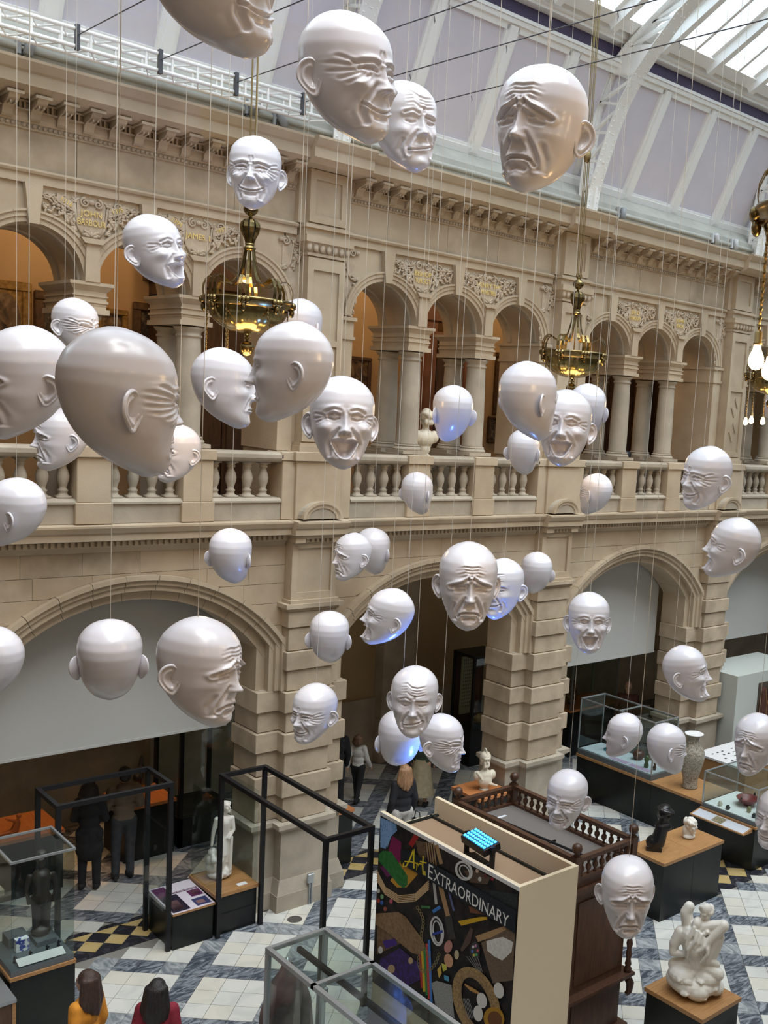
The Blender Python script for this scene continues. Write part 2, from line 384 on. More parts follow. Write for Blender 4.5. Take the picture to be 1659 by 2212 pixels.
def make_carving(mirror_half=0):
    m = MB(); y = 12.885
    for s in (-1, 1):
        if mirror_half and s != mirror_half: continue
        spiral(m, s*.075, 9.46, .055, 1.6, y-.01, .016, -s, PI/2)
        spiral(m, s*.30, 9.47, .05, 1.5, y, .013, s, 0)
        m.tube([(s*.14, y, 9.50), (s*.22, y, 9.44), (s*.30, y, 9.44), (s*.36, y, 9.38), (s*.42, y, 9.44), (s*.50, y, 9.50)], [.012, .02, .016, .02, .016, .01], 6)
        m.tube([(s*.19, y, 9.45), (s*.17, y, 9.30), (s*.15, y, 9.18), (s*.08, y, 9.08)], .014, 6)
        for k, (lx, lz, an) in enumerate([(.26, 9.37, .6), (.31, 9.31, 1.0), (.24, 9.29, .3), (.22, 9.21, .9), (.19, 9.15, .5), (.38, 9.45, .2), (.44, 9.47, -.4), (.34, 9.40, 1.3), (.28, 9.25, 1.2), (.21, 9.12, 1.3)]):
            leaf(m, s*lx, lz, .045, .02, s*an, y-.004*(k % 3))
        for k, (lx, lz, an) in enumerate([(.035, 9.12, .9), (.06, 9.135, .5), (.045, 9.09, .2), (.07, 9.105, -.3)]): leaf(m, s*lx, lz, .035, .017, s*an, y-.012)
        leaf(m, s*.03, 9.03, .04, .016, s*.2, y-.01)
        # drop below the corbel
        spiral(m, s*.055, 8.90, .035, 1.3, y, .011, s, PI/2)
        m.tube([(s*.085, y, 8.92), (s*.07, y, 8.84), (s*.03, y, 8.77), (s*.02, y, 8.70)], .011, 6)
        leaf(m, s*.03, 8.86, .035, .014, s*1.1, y); leaf(m, s*.03, 8.66, .035, .014, s*1.0, y); leaf(m, s*.045, 8.63, .03, .012, s*.2, y)
        r4 = random.Random(11)
        for k in range(95):
            lx, lz = r4.uniform(.19, .56), r4.uniform(9.02, 9.50)
            if math.hypot(lx-.65, lz-8.57) < .735 or math.hypot(lx+.65, lz-8.57) < .735 or abs(lx-.65) < .10: continue
            leaf(m, s*lx, lz, r4.uniform(.02, .045), r4.uniform(.010, .018), s*r4.uniform(0, 3.1), y-r4.uniform(0, .012))
        for (sx_, sz_, rr_, q_) in ((.40, 9.44, .045, 1), (.50, 9.45, .035, -1), (.27, 9.36, .04, -1), (.20, 9.15, .03, 1)): spiral(m, s*sx_, sz_, rr_, 1.4, y-.012, .011, s*q_, 1.0)
    m.ell((0, y-.01, 9.47), (.04, .03, .03), 8, 6); m.ell((0, y-.01, 9.11), (.02, .025, .035), 8, 6); m.ell((0, y, 8.80), (.016, .02, .05), 8, 6)
    return m
carve = make_carving().mesh('carving', M_carve, True)
NAMES = {(0, 0): ('JOHN', 'BARBOUR', '1316', '1395'), (0, 1): ('JAMES. I', '', '1394', '1437'), (1, 0): ('BISHOP', 'TURGOT', '', ''), (1, 1): ('HENRY THE', 'MINSTREL', '', ''),
         (2, 0): ('SIR D', 'LYNDSAY', '', ''), (2, 1): ('JOHN', 'KNOX', '', '')}
for bi, b in enumerate(BAYS):
    for ai, oc in enumerate((-1.3, 0, 1.3)):
        cx = b+oc
        lw = .65 if oc > -1 else .58
        rw = .65 if oc < 1 else .58
        poly = [(cx-lw, 9.56), (cx-lw, ZSP)]+[(cx-RA*math.cos(a), ZSP+RA*math.sin(a)) for a in np.linspace(0, PI, 25)]+[(cx+rw, ZSP), (cx+rw, 9.56)]
        aw = MB().prism(poly, 12.90, 13.86).build('arch_wall', M_stone, wall, fixn=True)
        path = [(cx-RA*math.cos(a), ZSP+RA*math.sin(a), -math.cos(a), math.sin(a)) for a in np.linspace(0.02, PI-.02, 25)]
        nv = 5
        for k in range(nv):
            if k == 2: pass
            seg = [(cx-RA*math.cos(a), ZSP+RA*math.sin(a), -math.cos(a), math.sin(a)) for a in np.linspace(.03+(PI-.06)*k/nv+.002, .03+(PI-.06)*(k+1)/nv-.002, 7)]
            sweep(MB(), seg, APROF).build('voussoir', M_stone, aw, fixn=True)
        MB().prism([(cx-.055, ZSP+RA-.02), (cx+.055, ZSP+RA-.02), (cx+.095, 9.56), (cx-.095, 9.56)], 12.80, 12.92).build('keystone', M_stone, aw, fixn=True)
        # soffit panel ribs
        for yy in (13.0, 13.62):
            sweep(MB(), [(cx-RA*math.cos(a), ZSP+RA*math.sin(a), -math.cos(a), math.sin(a)) for a in np.linspace(.03, PI-.03, 19)], [(.005, yy), (-.02, yy+.02), (-.02, yy+.12), (.005, yy+.14)]).build('soffit_rib', M_stone3, aw, fixn=True)
    for si, s in enumerate((-1, 1)):
        x = b+s*.65
        im = inst('impost', impm, wall, (x, 13.07, 8.205))
        for yy in (13.07, 13.65):
            c_ = inst('column', colm, im, (x, yy, 6.66)); inst('column_base', colb, im, (x, yy, 6.66))
        MB().box(x-.24, x+.24, 12.98, 13.92, 5.7, 6.66).build('column_plinth', M_stone3, wall)
        # cartouche
        ca = MB().prism([(x-.17, 9.50), (x-.145, 9.2), (x-.09, 9.06), (x+.09, 9.06), (x+.145, 9.2), (x+.17, 9.50)], 12.885, 12.91).build('cartouche', M_carve, wall, fixn=True)
        inst('carving', carve, ca, (x, 0, 0))
        MB().prism([(x-.10, 9.0), (x+.10, 9.0), (x+.15, 9.06), (x-.15, 9.06)], 12.78, 12.91).prism([(x-.085, 8.57), (x+.085, 8.57), (x+.075, 9.0), (x-.075, 9.0)], 12.815, 12.92).build('corbel', M_stone, ca, fixn=True)
        nm = NAMES.get((bi, si))
        if nm:
            if nm[0]: text('lettering', nm[0], .10, M_gold, ca, wall_mw(x, 12.872, 9.34 if nm[1] else 9.30, 0, .95))
            if nm[1]: text('lettering', nm[1], .10, M_gold, ca, wall_mw(x, 12.872, 9.24, 0, .72))
            if nm[2]:
                text('lettering', nm[2], .075, M_gold, ca, wall_mw(x-.29, 12.855, 9.43, -.45)); text('lettering', nm[3], .075, M_gold, ca, wall_mw(x+.29, 12.855, 9.43, .40))
                for s_ in (-1, 1): MB().prism([(x+s_*.19, 9.33), (x+s_*.39, 9.42), (x+s_*.39, 9.51), (x+s_*.19, 9.42)], 12.86, 12.9).build('ribbon', M_carve, ca, fixn=True)
for pi_, x in enumerate(PIERS):
    MB().box(x-.54, x+.54, 12.90, 13.86, 5.7, 9.56).build('pier_shaft', M_stone, wall)
    for s in (-1, 1):
        xx = x+s*.46
        q = MB().box(xx-.12, xx+.12, 12.865, 13.88, 8.30, 8.52).box(xx-.15, xx+.15, 12.83, 13.9, 8.52, 8.57).box(xx-.14, xx+.14, 12.845, 13.89, 8.26, 8.30).box(xx-.11, xx+.11, 12.87, 13.87, 6.66, 8.26)
        q.build('respond', M_stone, wall)
        ca = MB().box(xx-.11, xx+.11, 12.89, 12.91, 8.58, 9.52).build('half_cartouche', M_carve, wall)
        hm = make_carving(-s); hm.v = [(p[0]+s*.10, p[1], p[2]) for p in hm.v]
        hm.build('carving', M_carve, ca, (x+s*.50, 0, 0), smooth=True)
    q = MB().box(x-.29, x+.29, 12.72, 12.9, 6.78, 9.30)
    q2 = q.build('pilaster', M_stone, wall)
    f = MB()
    for (a, b_, c, d) in ((x-.29, x-.20, 6.8, 9.28), (x+.20, x+.29, 6.8, 9.28), (x-.20, x+.20, 9.12, 9.28), (x-.20, x+.20, 8.12, 8.2), (x-.20, x+.20, 6.8, 6.9)): f.box(a, b_, 12.69, 12.72, c, d)
    f.build('panel_frame', M_stone, q2)
    for zz in (7.05, 7.55):
        for s in (-1, 1):
            MB().prism([(x, zz+.45 if s > 0 else zz+.05), (x+.12*s, zz+.25), (x+.08*s, zz+.25), (x-.01*s, zz+.41 if s > 0 else zz+.09)], 12.70, 12.725).build('diamond_bar', M_stone2, q2, fixn=True)
    MB().box(x-.34, x+.34, 12.66, 12.9, 6.66, 6.74).box(x-.315, x+.315, 12.69, 12.9, 6.74, 6.78).build('pilaster_base', M_stone, q2)
    cp = MB().box(x-.31, x+.31, 12.68, 12.9, 9.30, 9.34).frus([(x-.29, 12.70), (x+.29, 12.70), (x+.29, 12.9), (x-.29, 12.9)], 9.34, [(x-.35, 12.64), (x+.35, 12.64), (x+.35, 12.9), (x-.35, 12.9)], 9.47).box(x-.37, x+.37, 12.62, 12.92, 9.47, 9.56)
    cp = cp.build('capital', M_stone, q2)
    e = MB()
    for k in range(7): e.ell((x-.30+k*.10, 12.665, 9.41), (.042, .03, .06), 8, 6)
    tag(e.build('egg_moulding', M_carve, q2, smooth=True), kind='stuff')
    MB().box(x-.34, x+.34, 12.70, 12.95, 9.56, 9.72).box(x-.36, x+.36, 12.66, 12.95, 9.66, 9.70).build('architrave_break', M_stone, q2)
    q = MB().box(x-.29, x+.29, 12.73, 12.95, 9.72, 10.44); q = q.build('attic_pilaster', M_stone, wall)
    f = MB()
    for (a, b_, c, d) in ((x-.29, x-.20, 9.74, 10.42), (x+.20, x+.29, 9.74, 10.42), (x-.20, x+.20, 10.30, 10.42), (x-.20, x+.20, 9.74, 9.84)): f.box(a, b_, 12.70, 12.73, c, d)
    f.build('panel_frame', M_stone, q)
    MB().box(x-.40, x-.29, 12.80, 12.95, 9.72, 10.44).box(x+.29, x+.40, 12.80, 12.95, 9.72, 10.44).build('side_strip', M_stone, q)
# entablature
CORN = [(13.0, 10.20), (12.87, 10.20), (12.85, 10.25), (12.85, 10.43), (12.56, 10.44), (12.48, 10.485), (12.45, 10.50), (12.45, 10.625), (12.42, 10.645), (12.36, 10.725), (12.36, 10.755), (13.0, 10.80)]
modm = MB().prism([(12.86, .02), (12.86, .165), (12.53, .165), (12.52, .14), (12.55, .135), (12.58, .10), (12.64, .07), (12.72, .06), (12.78, .03), (12.80, -.03), (12.83, -.05), (12.86, -.05)], -.055, .055, 'x').box(-.085, .085, 12.515, 12.86, .14, .17)
for k in (-.025, .025): modm.box(k-.007, k+.007, 12.60, 12.72, .05, .075)
modm = modm.mesh('modillion', M_stone2)
fretm = MB()
for k in range(-1, 3): fretm.box(-.075+k*.05, -.055+k*.05, 12.80, 12.86, .06, .13)
fretm.box(-.12, .12, 12.79, 12.86, .13, .15).box(-.12, .12, 12.79, 12.86, .045, .06)
fretm = fretm.mesh('fret', M_stone2)
for bi, b in enumerate(BAYS):
    w0, w1 = b-2.03, b+2.03
    MB().box(w0, w1, 12.86, 13.86, 9.56, 9.66).prism([(12.86, 9.66), (12.83, 9.665), (12.815, 9.69), (12.83, 9.715), (12.88, 9.72), (13.0, 9.72), (13.0, 9.66)], w0, w1, 'x').build('architrave', M_stone, wall, fixn=True)
    xs = [w0]+[w0+(w1-w0)*t for t in ((.30, .52, .78), (.18, .45, .70), (.36, .72), (.25, .5, .75))[bi]]+[w1]
    for a, c in zip(xs[:-1], xs[1:]): MB().box(a+.003, c-.003, 12.90, 13.2, 9.72, 10.13).build('stone_block', rnd.choice([M_stone, M_stone2]), wall)
    MB().box(w0, w1, 12.925, 13.86, 9.7, 10.2).build('frieze_core', M_stone, wall)
    bd = MB().prism([(12.9, 10.13), (12.87, 10.135), (12.88, 10.16), (12.88, 10.20), (13.0, 10.2), (13.0, 10.13)], w0, w1, 'x')
    bc = bd.build('bead_band', M_stone, wall, fixn=True)
    q = MB()
    for k in range(int((w1-w0)/.055)): q.ell((w0+.03+k*.055, 12.868, 10.172), (.022, .022, .022), 6, 4)
    tag(q.build('bead_course', M_stone2, bc, smooth=True), kind='stuff')
    c = MB().prism(CORN, b-2.40, b+2.40, 'x').build('cornice', M_stone, wall, fixn=True)
    for k in range(14):
        xx = b-1.865+k*.287
        inst('modillion', modm, c, (xx, 0, 10.27))
        if k < 13: inst('fret', fretm, c, (xx+.1435, 0, 10.27))
for x in PIERS:
    MB().prism([(p[0]-.11 if p[0] < 12.84 else p[0], p[1]) for p in CORN[3:]]+[(13.0, 10.43)], x-.46, x+.46, 'x').build('cornice_break', M_stone, wall, fixn=True)
# attic slope, gutter pipe
X0, X1 = 1.0, 24.5
ax = MB().prism([(12.62, 10.6), (12.62, 11.02), (12.66, 11.04), (12.95, 11.30), (13.3, 11.30), (13.3, 10.6)], X0, X1, 'x').build('attic_slope', M_attic, wall, fixn=True)
MB().tube([(X0, 12.60, 10.90), (X1, 12.60, 10.90)], .035, 10).build('gutter_pipe', M_attic, ax, smooth=True)
# ------------------------------------------------------------------ other room shell
def slab(name, x0, x1, y0, y1, z0, z1, m, label, cat):
    o = MB().box(x0, x1, y0, y1, z0, z1).build(name, m); return tag(o, label, cat, kind='structure')
slab('wall_front', X0-5, X1+4, -3.2, -3.0, 0, 11.4, M_stone, 'plain sandstone wall across the hall behind the viewer', 'wall')
slab('wall_left', X0-5.2, X0-5, -3.2, 17.6, 0, 14, M_stone, 'plain sandstone end wall of the hall on the left', 'wall')
slab('wall_right', X1+4, X1+4.2, -3.2, 17.6, 0, 14, M_stone, 'plain sandstone end wall of the hall on the right', 'wall')
ga = slab('floor_gallery', X0-5, X1+4, 13.0, 16.4, 5.45, 5.7, mat('slate_floor', (.05, .05, .055), .5), 'upper gallery floor behind the balustrade', 'floor')
gw = slab('wall_gallery', X0-5, X1+4, 16.2, 16.4, 5.7, 10.6, M_orange, 'ochre painted wall of the upper picture gallery', 'wall')
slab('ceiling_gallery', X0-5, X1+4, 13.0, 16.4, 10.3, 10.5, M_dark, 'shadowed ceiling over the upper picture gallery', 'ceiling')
aw = slab('wall_aisle', X0-5, X1+4, 17.4, 17.6, 0, 5.5, M_wallb, 'buff painted back wall of the ground floor aisle', 'wall')
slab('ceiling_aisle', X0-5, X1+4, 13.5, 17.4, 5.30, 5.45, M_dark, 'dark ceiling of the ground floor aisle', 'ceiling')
for x in PIERS: MB().box(x-.4, x+.4, 17.1, 17.4, 0, 5.3).build('wall_pilaster', M_stone3, aw)
for a, c in zip([-4]+PIERS, PIERS+[28.5]): MB().box(a+.4, c-.4, 17.33, 17.4, 0, 1.35).build('dado_panel', M_stone3, aw)
# dark doorways in the gallery wall
for k, (a, c, m) in enumerate([(12.05, 13.2, M_brick), (16.2, 18.3, M_dwood), (18.9, 21.2, M_dwood), (6.9, 9.2, M_dwood)]):
    d = empty('door_%d' % (k+1), ((a+c)/2, 16.1, 5.7), ['red marble doorway in the ochre gallery wall', 'dark wooden doorway behind the third arcade', 'dark wooden doorway at the far right of the gallery', 'dark wooden doorway behind the left chandelier'][k], 'door', kind='structure')
    MB().box(a, a+.22, 15.9, 16.2, 5.7, 9.6).box(c-.22, c, 15.9, 16.2, 5.7, 9.6).box(a-.1, c+.1, 15.86, 16.2, 9.0, 9.4).box(a, c, 15.88, 16.2, 8.7, 8.8).build('door_frame', m, d)
    for s in (0, 1):
        q = MB().box(a+.22+s*(c-a-.44)/2+.01, a+.22+(s+1)*(c-a-.44)/2-.01, 16.0, 16.1, 5.7, 8.7); dl = q.build('door_leaf', M_dwood, d)
        for zz in (6.0, 7.4): MB().box(a+.30+s*(c-a-.44)/2, a+.14+(s+1)*(c-a-.44)/2, 15.98, 16.0, zz, zz+1.1).build('door_panel', M_dwood, dl)
# blinds in the wide arches
for bi, lab in ((0, 'grey roller blind lowered in the wide arch on the left'), (2, 'grey roller blind lowered in the middle wide arch'), (3, 'grey roller blind lowered in the rightmost wide arch')):
    b = BAYS[bi]; z1 = 4.75
    bl = empty('roller_blind', (b, 13.66, 2.62), lab, 'blind')
    MB().box(b-1.70, b+1.62, 13.655, 13.663, 2.62, z1).build('blind_fabric', M_blind, bl); MB().box(b-1.70, b+1.62, 13.645, 13.673, 2.60, 2.635).build('bottom_bar', M_blind, bl)
# ------------------------------------------------------------------ roof
def my(y, m): return y if not m else 13.2-y
roof = empty('ceiling', (0, 0, 0), 'white ribbed vault with lavender panels under a long skylight', 'ceiling', kind='structure')
sky = empty('window_1', (0, 0, 0), 'long pitched skylight of white glazing bars and clear panes', 'window', kind='structure')
A, Bt = (12.92, 11.30), (12.10, 13.02)
nrm = Vector((A[1]-Bt[1], 0, 0)); L = math.hypot(Bt[0]-A[0], Bt[1]-A[1]); ty, tz = (Bt[0]-A[0])/L, (Bt[1]-A[1])/L; ny, nz = -tz, ty   # inward normal (towards hall)
def rp(t, d, m=False): return (my(A[0]+ty*t*L+ny*d, m), A[1]+tz*t*L+nz*d)
for m in (False, True):
    def quad(x0, x1, t0, t1, d0, d1, name, mt, par=roof):
        p = [rp(t0, d0, m), rp(t0, d1, m), rp(t1, d1, m), rp(t1, d0, m)]
        return MB().prism(p, x0, x1, 'x').build(name, mt, par, fixn=True)
    quad(X0, X1, -.02, .035, -.02, .07, 'lower_rail', M_white); quad(X0, X1, .03, .055, -.02, .035, 'lower_bead', M_white)
    quad(X0, X1, .93, 1.0, -.02, .05, 'upper_rail', M_white); quad(X0, X1, .985, 1.02, -.02, .09, 'upper_moulding', M_white)
    quad(X0, X1, -.1, 1.1, -.2, -.06, 'vault_backing', M_white)
    for x in PIERS:
        ribs = [x+PITCH*t for t in (.265, .535, .80)]
        ed = [x]+ribs+[x+PITCH]
        for r_ in ribs:
            rb = quad(r_-.12, r_+.12, .0, .97, -.02, .05, 'vault_rib', M_white)
            quad(r_-.07, r_+.07, .0, .97, .05, .085, 'rib_moulding', M_white, rb)
        for a, c in zip(ed[:-1], ed[1:]): quad(a+.10, c-.10, .05, .94, -.06, 0.0, 'vault_panel', M_lav)
    MB().box(X0, X1, min(my(12.06, m), my(12.12, m)), max(my(12.06, m), my(12.12, m)), 13.06, 13.28).build('purple_band', M_purple, roof)
    for (ya, yb, za, zb) in ((11.90, 12.10, 13.28, 13.33), (11.82, 12.10, 13.33, 13.42), (11.70, 12.10, 13.42, 13.47), (11.98, 12.2, 13.02, 13.07), (12.1, 12.4, 13.0, 13.5)):
        MB().box(X0, X1, min(my(ya, m), my(yb, m)), max(my(ya, m), my(yb, m)), za, zb).build('curb_moulding', M_white, roof)
    # skylight slope
    S0, S1 = (11.75, 13.45), (6.6, 16.15)
    SL = math.hypot(S1[0]-S0[0], S1[1]-S0[1]); sy, sz = (S1[0]-S0[0])/SL, (S1[1]-S0[1])/SL; qy, qz = -sz, sy   # up normal reversed below
    def sp(t, d): return (my(S0[0]+sy*t-qy*-d, m) if False else my(S0[0]+sy*t+(-sz)*d, m), S0[1]+sz*t+sy*d)
    def sq(x0, x1, t0, t1, d0, d1, name, mt):
        p = [sp(t0, d0), sp(t0, d1), sp(t1, d1), sp(t1, d0)]
        return MB().prism(p, x0, x1, 'x').build(name, mt, sky, fixn=True)
    for x in PIERS:
        for k in range(4):
            xx = x+PITCH*(k+.5)/4-.0
            sq(xx-.06, xx+.06, 0, SL, -.04, .20, 'rafter', M_white)
            sq(xx-.14, xx+.14, 0, SL, -.06, .04, 'rafter_board', M_white)
        for k in range(4):
            xx = x+PITCH*k/4
            for s in (-.10, .10) if k else ((-.10, .10)):
                pass
            sq(xx-.03, xx+.03, .1, SL, -.04, .10, 'glazing_bar', M_white)
        for tt in (.0, 1.9, 3.8, SL-.15): sq(x, x+PITCH, tt, tt+.22, -.05, .09, 'purlin', M_white)
        for k in range(8):
            a = x+PITCH*k/8-PITCH/16+PITCH/16
            for t0, t1 in ((.22, 1.9), (2.12, 3.8), (4.02, SL-.15)): sq(a+.06, a+PITCH/8-.06, t0, t1, -.035, -.029, 'pane', M_pane)
MB().box(X0, X1, 6.5, 6.7, 16.0, 16.35).build('ridge_beam', M_white, sky)
for xe, nm in ((X0, 'gable'), (X1, 'gable')):
    MB().prism([(-.5, 10.5), (13.7, 10.5), (13.7, 13.4), (11.9, 13.5), (6.6, 16.3), (1.3, 13.5), (-.5, 13.4)], xe-.05, xe+.05, 'x').build(nm, M_white, roof, fixn=True)
MB().box(X0, X1, 12.95, 13.8, 10.75, 13.4).build('roof_backing', M_white, roof)
MB().box(X0, X1, -.6, .25, 10.75, 13.4).build('roof_backing', M_white, roof)
MB().box(X0-5.2, X1+4.2, -3.2, -.3, 11.2, 11.4).build('gallery_roof', M_white, roof)
MB().box(X0-5.2, X0, -3.2, 17.6, 13.3, 13.5).build('end_roof', M_white, roof); MB().box(X1, X1+4.2, -3.2, 17.6, 13.3, 13.5).build('end_roof', M_white, roof)
# arch trusses
OUT = [(12.64, 10.76), (12.64, 11.1), (12.60, 11.6), (12.54, 12.05), (12.44, 12.5), (12.22, 12.92), (11.85, 13.24), (11.4, 13.53), (10.8, 13.87), (10.0, 14.3), (9.0, 14.75), (7.8, 15.15), (6.6, 15.35)]
INN = [(12.46, 10.76), (12.42, 11.1), (12.26, 11.55), (12.10, 11.97), (11.90, 12.38), (11.62, 12.78), (11.25, 13.16), (10.85, 13.52), (10.3, 13.86), (9.6, 14.2), (8.7, 14.5), (7.7, 14.75), (6.6, 14.85)]
LABT = ['left', 'second', 'middle', 'right', 'far right']
for pi_, x in enumerate(PIERS[1:4]):
    tr = empty('roof_truss', (x, 12.5, 10.76), ['white riveted iron roof arch rising behind the big grinning head', 'white riveted iron roof arch in the middle, beside the hanging chains', 'white riveted iron roof arch at the right edge behind the nearest chandelier', 'white riveted iron roof arch beyond the right edge'][pi_], 'truss', 'iron roof arches')
    for m in (False, True):
        po = [(x, my(y, m), z) for y, z in OUT]; pin = [(x, my(y, m), z) for y, z in INN]
        MB().strip(po, (1, 0, 0), .26, .018).strip([(p[0], p[1], p[2]) for p in po], lambda i: (0, 0, 1) if i < 3 else (0, -1 if not m else 1, .6), .10, .018).build('outer_chord', M_white, tr)
        MB().strip(pin, (1, 0, 0), .26, .018).build('inner_chord', M_white, tr)
        for i in range(1, len(po)-1):
            a, c = Vector(po[i]), Vector(pin[i+1])
            MB().strip([a, c], (1, 0, 0), .05, .05).build('lattice_bar', M_white, tr)
            a, c = Vector(pin[i]), Vector(po[i])
            MB().strip([a, c], (1, 0, 0), .05, .04).build('lattice_bar', M_white, tr)
        MB().prism([(my(12.72, m), 10.74), (my(12.40, m), 10.74), (my(12.36, m), 11.15), (my(12.72, m), 11.15)], x-.02, x+.02, 'x').build('gusset_plate', M_white, tr, fixn=True)
        MB().prism([(po[5][1], po[5][2]), (po[6][1], po[6][2]), (pin[6][1], pin[6][2]), (pin[5][1], pin[5][2])], x-.03, x+.03, 'x').build('gusset_plate', M_white, tr, fixn=True)
        if not m:
            rv = MB()
            for ch, off in ((pin, .011), (po, .011)):
                for i in range(len(ch)-4):
                    a, c = Vector(ch[i]), Vector(ch[i+1]); t = (c-a); n = max(1, int(t.length/.085)); nn = Vector((0, -t.z, t.y)).normalized()
                    if nn.y > 0: nn = -nn
                    for k in range(n):
                        p = a+t*(k/n)
                        for s in (-.085, .085): rv.ell((x+s+(.02 if k % 2 else -.02)*0, p.y+nn.y*.012, p.z+nn.z*.012), .013, 6, 4)
            tag(rv.build('rivets', M_white, tr, smooth=True), kind='stuff')
# lighting girder
gd = empty('lighting_girder', (5.0, 12.3, 10.95), 'white tubular lighting truss running along the top of the wall at left', 'truss')
ch = []
for y, z in ((12.15, 11.12), (12.45, 11.12), (12.15, 10.94), (12.45, 10.94)):
    MB().tube([(2.0, y, z), (7.35, y, z)], .024, 8).build('chord_tube', M_white, gd, smooth=True)
for k in range(18):
    x = 2.1+k*.30
    MB().tube([(x, 12.15, 11.12), (x, 12.15, 10.94)], .014, 6).build('strut', M_white, gd)
    MB().tube([(x+.08, 12.45, 11.12), (x+.08, 12.45, 10.94)], .014, 6).build('strut', M_white, gd)
    MB().tube([(x, 12.15, 10.94), (x+.15, 12.45, 10.94), (x+.30, 12.15, 10.94)], .012, 6).build('diagonal', M_white, gd)
    MB().tube([(x, 12.15, 11.12), (x+.15, 12.45, 11.12), (x+.30, 12.15, 11.12)], .012, 6).build('diagonal', M_white, gd)
cxs = [4.35, 5.25, 6.17, 7.07]
for x in cxs: MB().box(x-.02, x+.02, 12.10, 12.16, 10.90, 11.16).build('clamp', M_dwire, gd)
for x in cxs+[7.95]:
    lab = 'thin steel cable strung across the hall, %s' % {4.35: 'tied to the girder above the left arches', 5.25: 'second one tied to the girder', 6.17: 'third one tied to the girder', 7.07: 'tied to the right end of the girder', 7.95: 'passing just above the sad head at top right', 8.85: 'farthest to the right of all', 3.45: 'nearest the left edge'}[x]
    c = tag(MB().tube([(x, .3, 11.05), (x, 6, 11.0), (x, 12.55 if x > 7.2 else 12.12, 11.05)], .006, 6).build('suspension_cable', M_dwire), lab, 'cable', 'cross cables over the hall')
    for yy in (5.2, 6.8, 8.3, 9.9): MB().tube([(x, yy, 11.0), (x+.012, yy, 10.96), (x, yy, 10.92), (x-.012, yy, 10.96), (x, yy, 11.0)], .005, 5).build('cable_hook', M_dwire, c)
# ------------------------------------------------------------------ floor
fl = tag(MB().box(X0-5, X1+4, -3.2, 17.6, -.25, -.012).build('floor', M_grout), 'marble tile floor in white squares crossed by slate rows', 'floor', kind='structure')
TS = .297
def tilemesh(m):
    h = TS/2-.003
    r = MB(); c = h*math.sqrt(2)
    return r.add([(c, 0, 0), (0, c, 0), (-c, 0, 0), (0, -c, 0), (c, 0, -.02), (0, c, -.02), (-c, 0, -.02), (0, -c, -.02)], [(0, 1, 2, 3), (0, 4, 5, 1), (1, 5, 6, 2), (2, 6, 7, 3), (3, 7, 4, 0)]).mesh('tile', m)
M_th = mat('tile_grey', (.16, .18, .20), .25, col2=(.42, .44, .45), scale=2.6, detail=9, lo=.36, hi=.7, dist=2.2, stretch=(3.2, 1, 1))
TILEM = dict(w=M_tw, c=M_tw2, g=M_tg, h=M_th, y=M_ty, b=M_tb)
TM = {k: tilemesh(m) for k, m in TILEM.items()}
bands = [(13.10, 13.62, -5, 30), (9.18, 9.84, 13.05, 30)]
def inband(x, y, pad=0):
    for k, (y0, y1, x0, x1) in enumerate(bands):
        if y0-pad < y < y1+pad and x0 < x < x1: return k+1
    return 0
tiles = []
def project(p):
    d = Vector(p)-CPOS; z = d.dot(CF); return PX+FPX*d.dot(CR)/z, PY-FPX*d.dot(CU)/z, z
U0 = (7.525+12.34)/math.sqrt(2); V0 = (12.34-7.525)/math.sqrt(2)
for i in range(-70, 100):
    for j in range(-80, 80):
        u = U0+i*TS; v = V0+j*TS; x = (u-v)/math.sqrt(2); y = (u+v)/math.sqrt(2)
        if not (0 < x < 24 and 2 < y < 17.2): continue
        if inband(x, y, .17): continue
        px, py, z = project((x, y, 0))
        inv = -80 < px < IW+80 and 1350 < py < IH+90
        k = ('h' if rnd.random() < .35 else 'g') if (i+1) % 4 == 0 or (j+1) % 4 == 0 else ('c' if rnd.random() < .3 else 'w')
        tiles.append((z if inv else 1000+z, x, y, k))
tiles.sort(); rest = {k: MB() for k in TM}
for n, (z, x, y, k) in enumerate(tiles):
    if n < 300: inst('tile', TM[k], fl, (x, y, 0))
    else:
        c = (TS/2-.003)*math.sqrt(2); rest[k].add([(x+c, y, 0), (x, y+c, 0), (x-c, y, 0), (x, y-c, 0)], [(0, 1, 2, 3)])
for y0, y1, x0, x1 in bands:
    for yy in (y0-.10, y1): tag(MB().box(max(x0, 0), min(x1, 26), yy, yy+.10, -.02, -.001).build('border_strip', M_tb, fl), kind=None)
    h = (y1-y0)/2; d = h*2/3; c = d-.004
    n = int((min(x1, 26)-max(x0, 0))/(2*d))
    for k in range(n):
        for r in range(-1, 4):
            for par in (0, 1):
                xx = max(x0, 0)+k*2*d+(d if par else 0); yy = y0+(r*2+par)*d
                pts = [(xx+d, yy), (xx, yy+d), (xx-d, yy), (xx, yy-d)]
                if yy < y0-.01 or yy > y1+.01: continue
                if yy < y0+.01: pts = [(xx+c, yy), (xx, yy+c), (xx-c, yy)]
                elif yy > y1-.01: pts = [(xx-c, yy), (xx, yy-c), (xx+c, yy)]
                else: pts = [(xx+c, yy), (xx, yy+c), (xx-c, yy), (xx, yy-c)]
                rest['y' if par else 'b'].add([(p[0], p[1], 0) for p in pts], [tuple(range(len(pts)))])
for k, q in rest.items():
    if q.f: tag(q.build('tile_field', TILEM[k], fl), kind='stuff')
tag(MB().lathe([(.001, .004), (.10, .004), (.105, 0)], 24).build('floor_vent', mat('vent_steel', (.12, .11, .10), .5, metal=.5), None, (7.52, 12.34, .001)), 'round dark metal floor vent near the pier foot', 'vent')
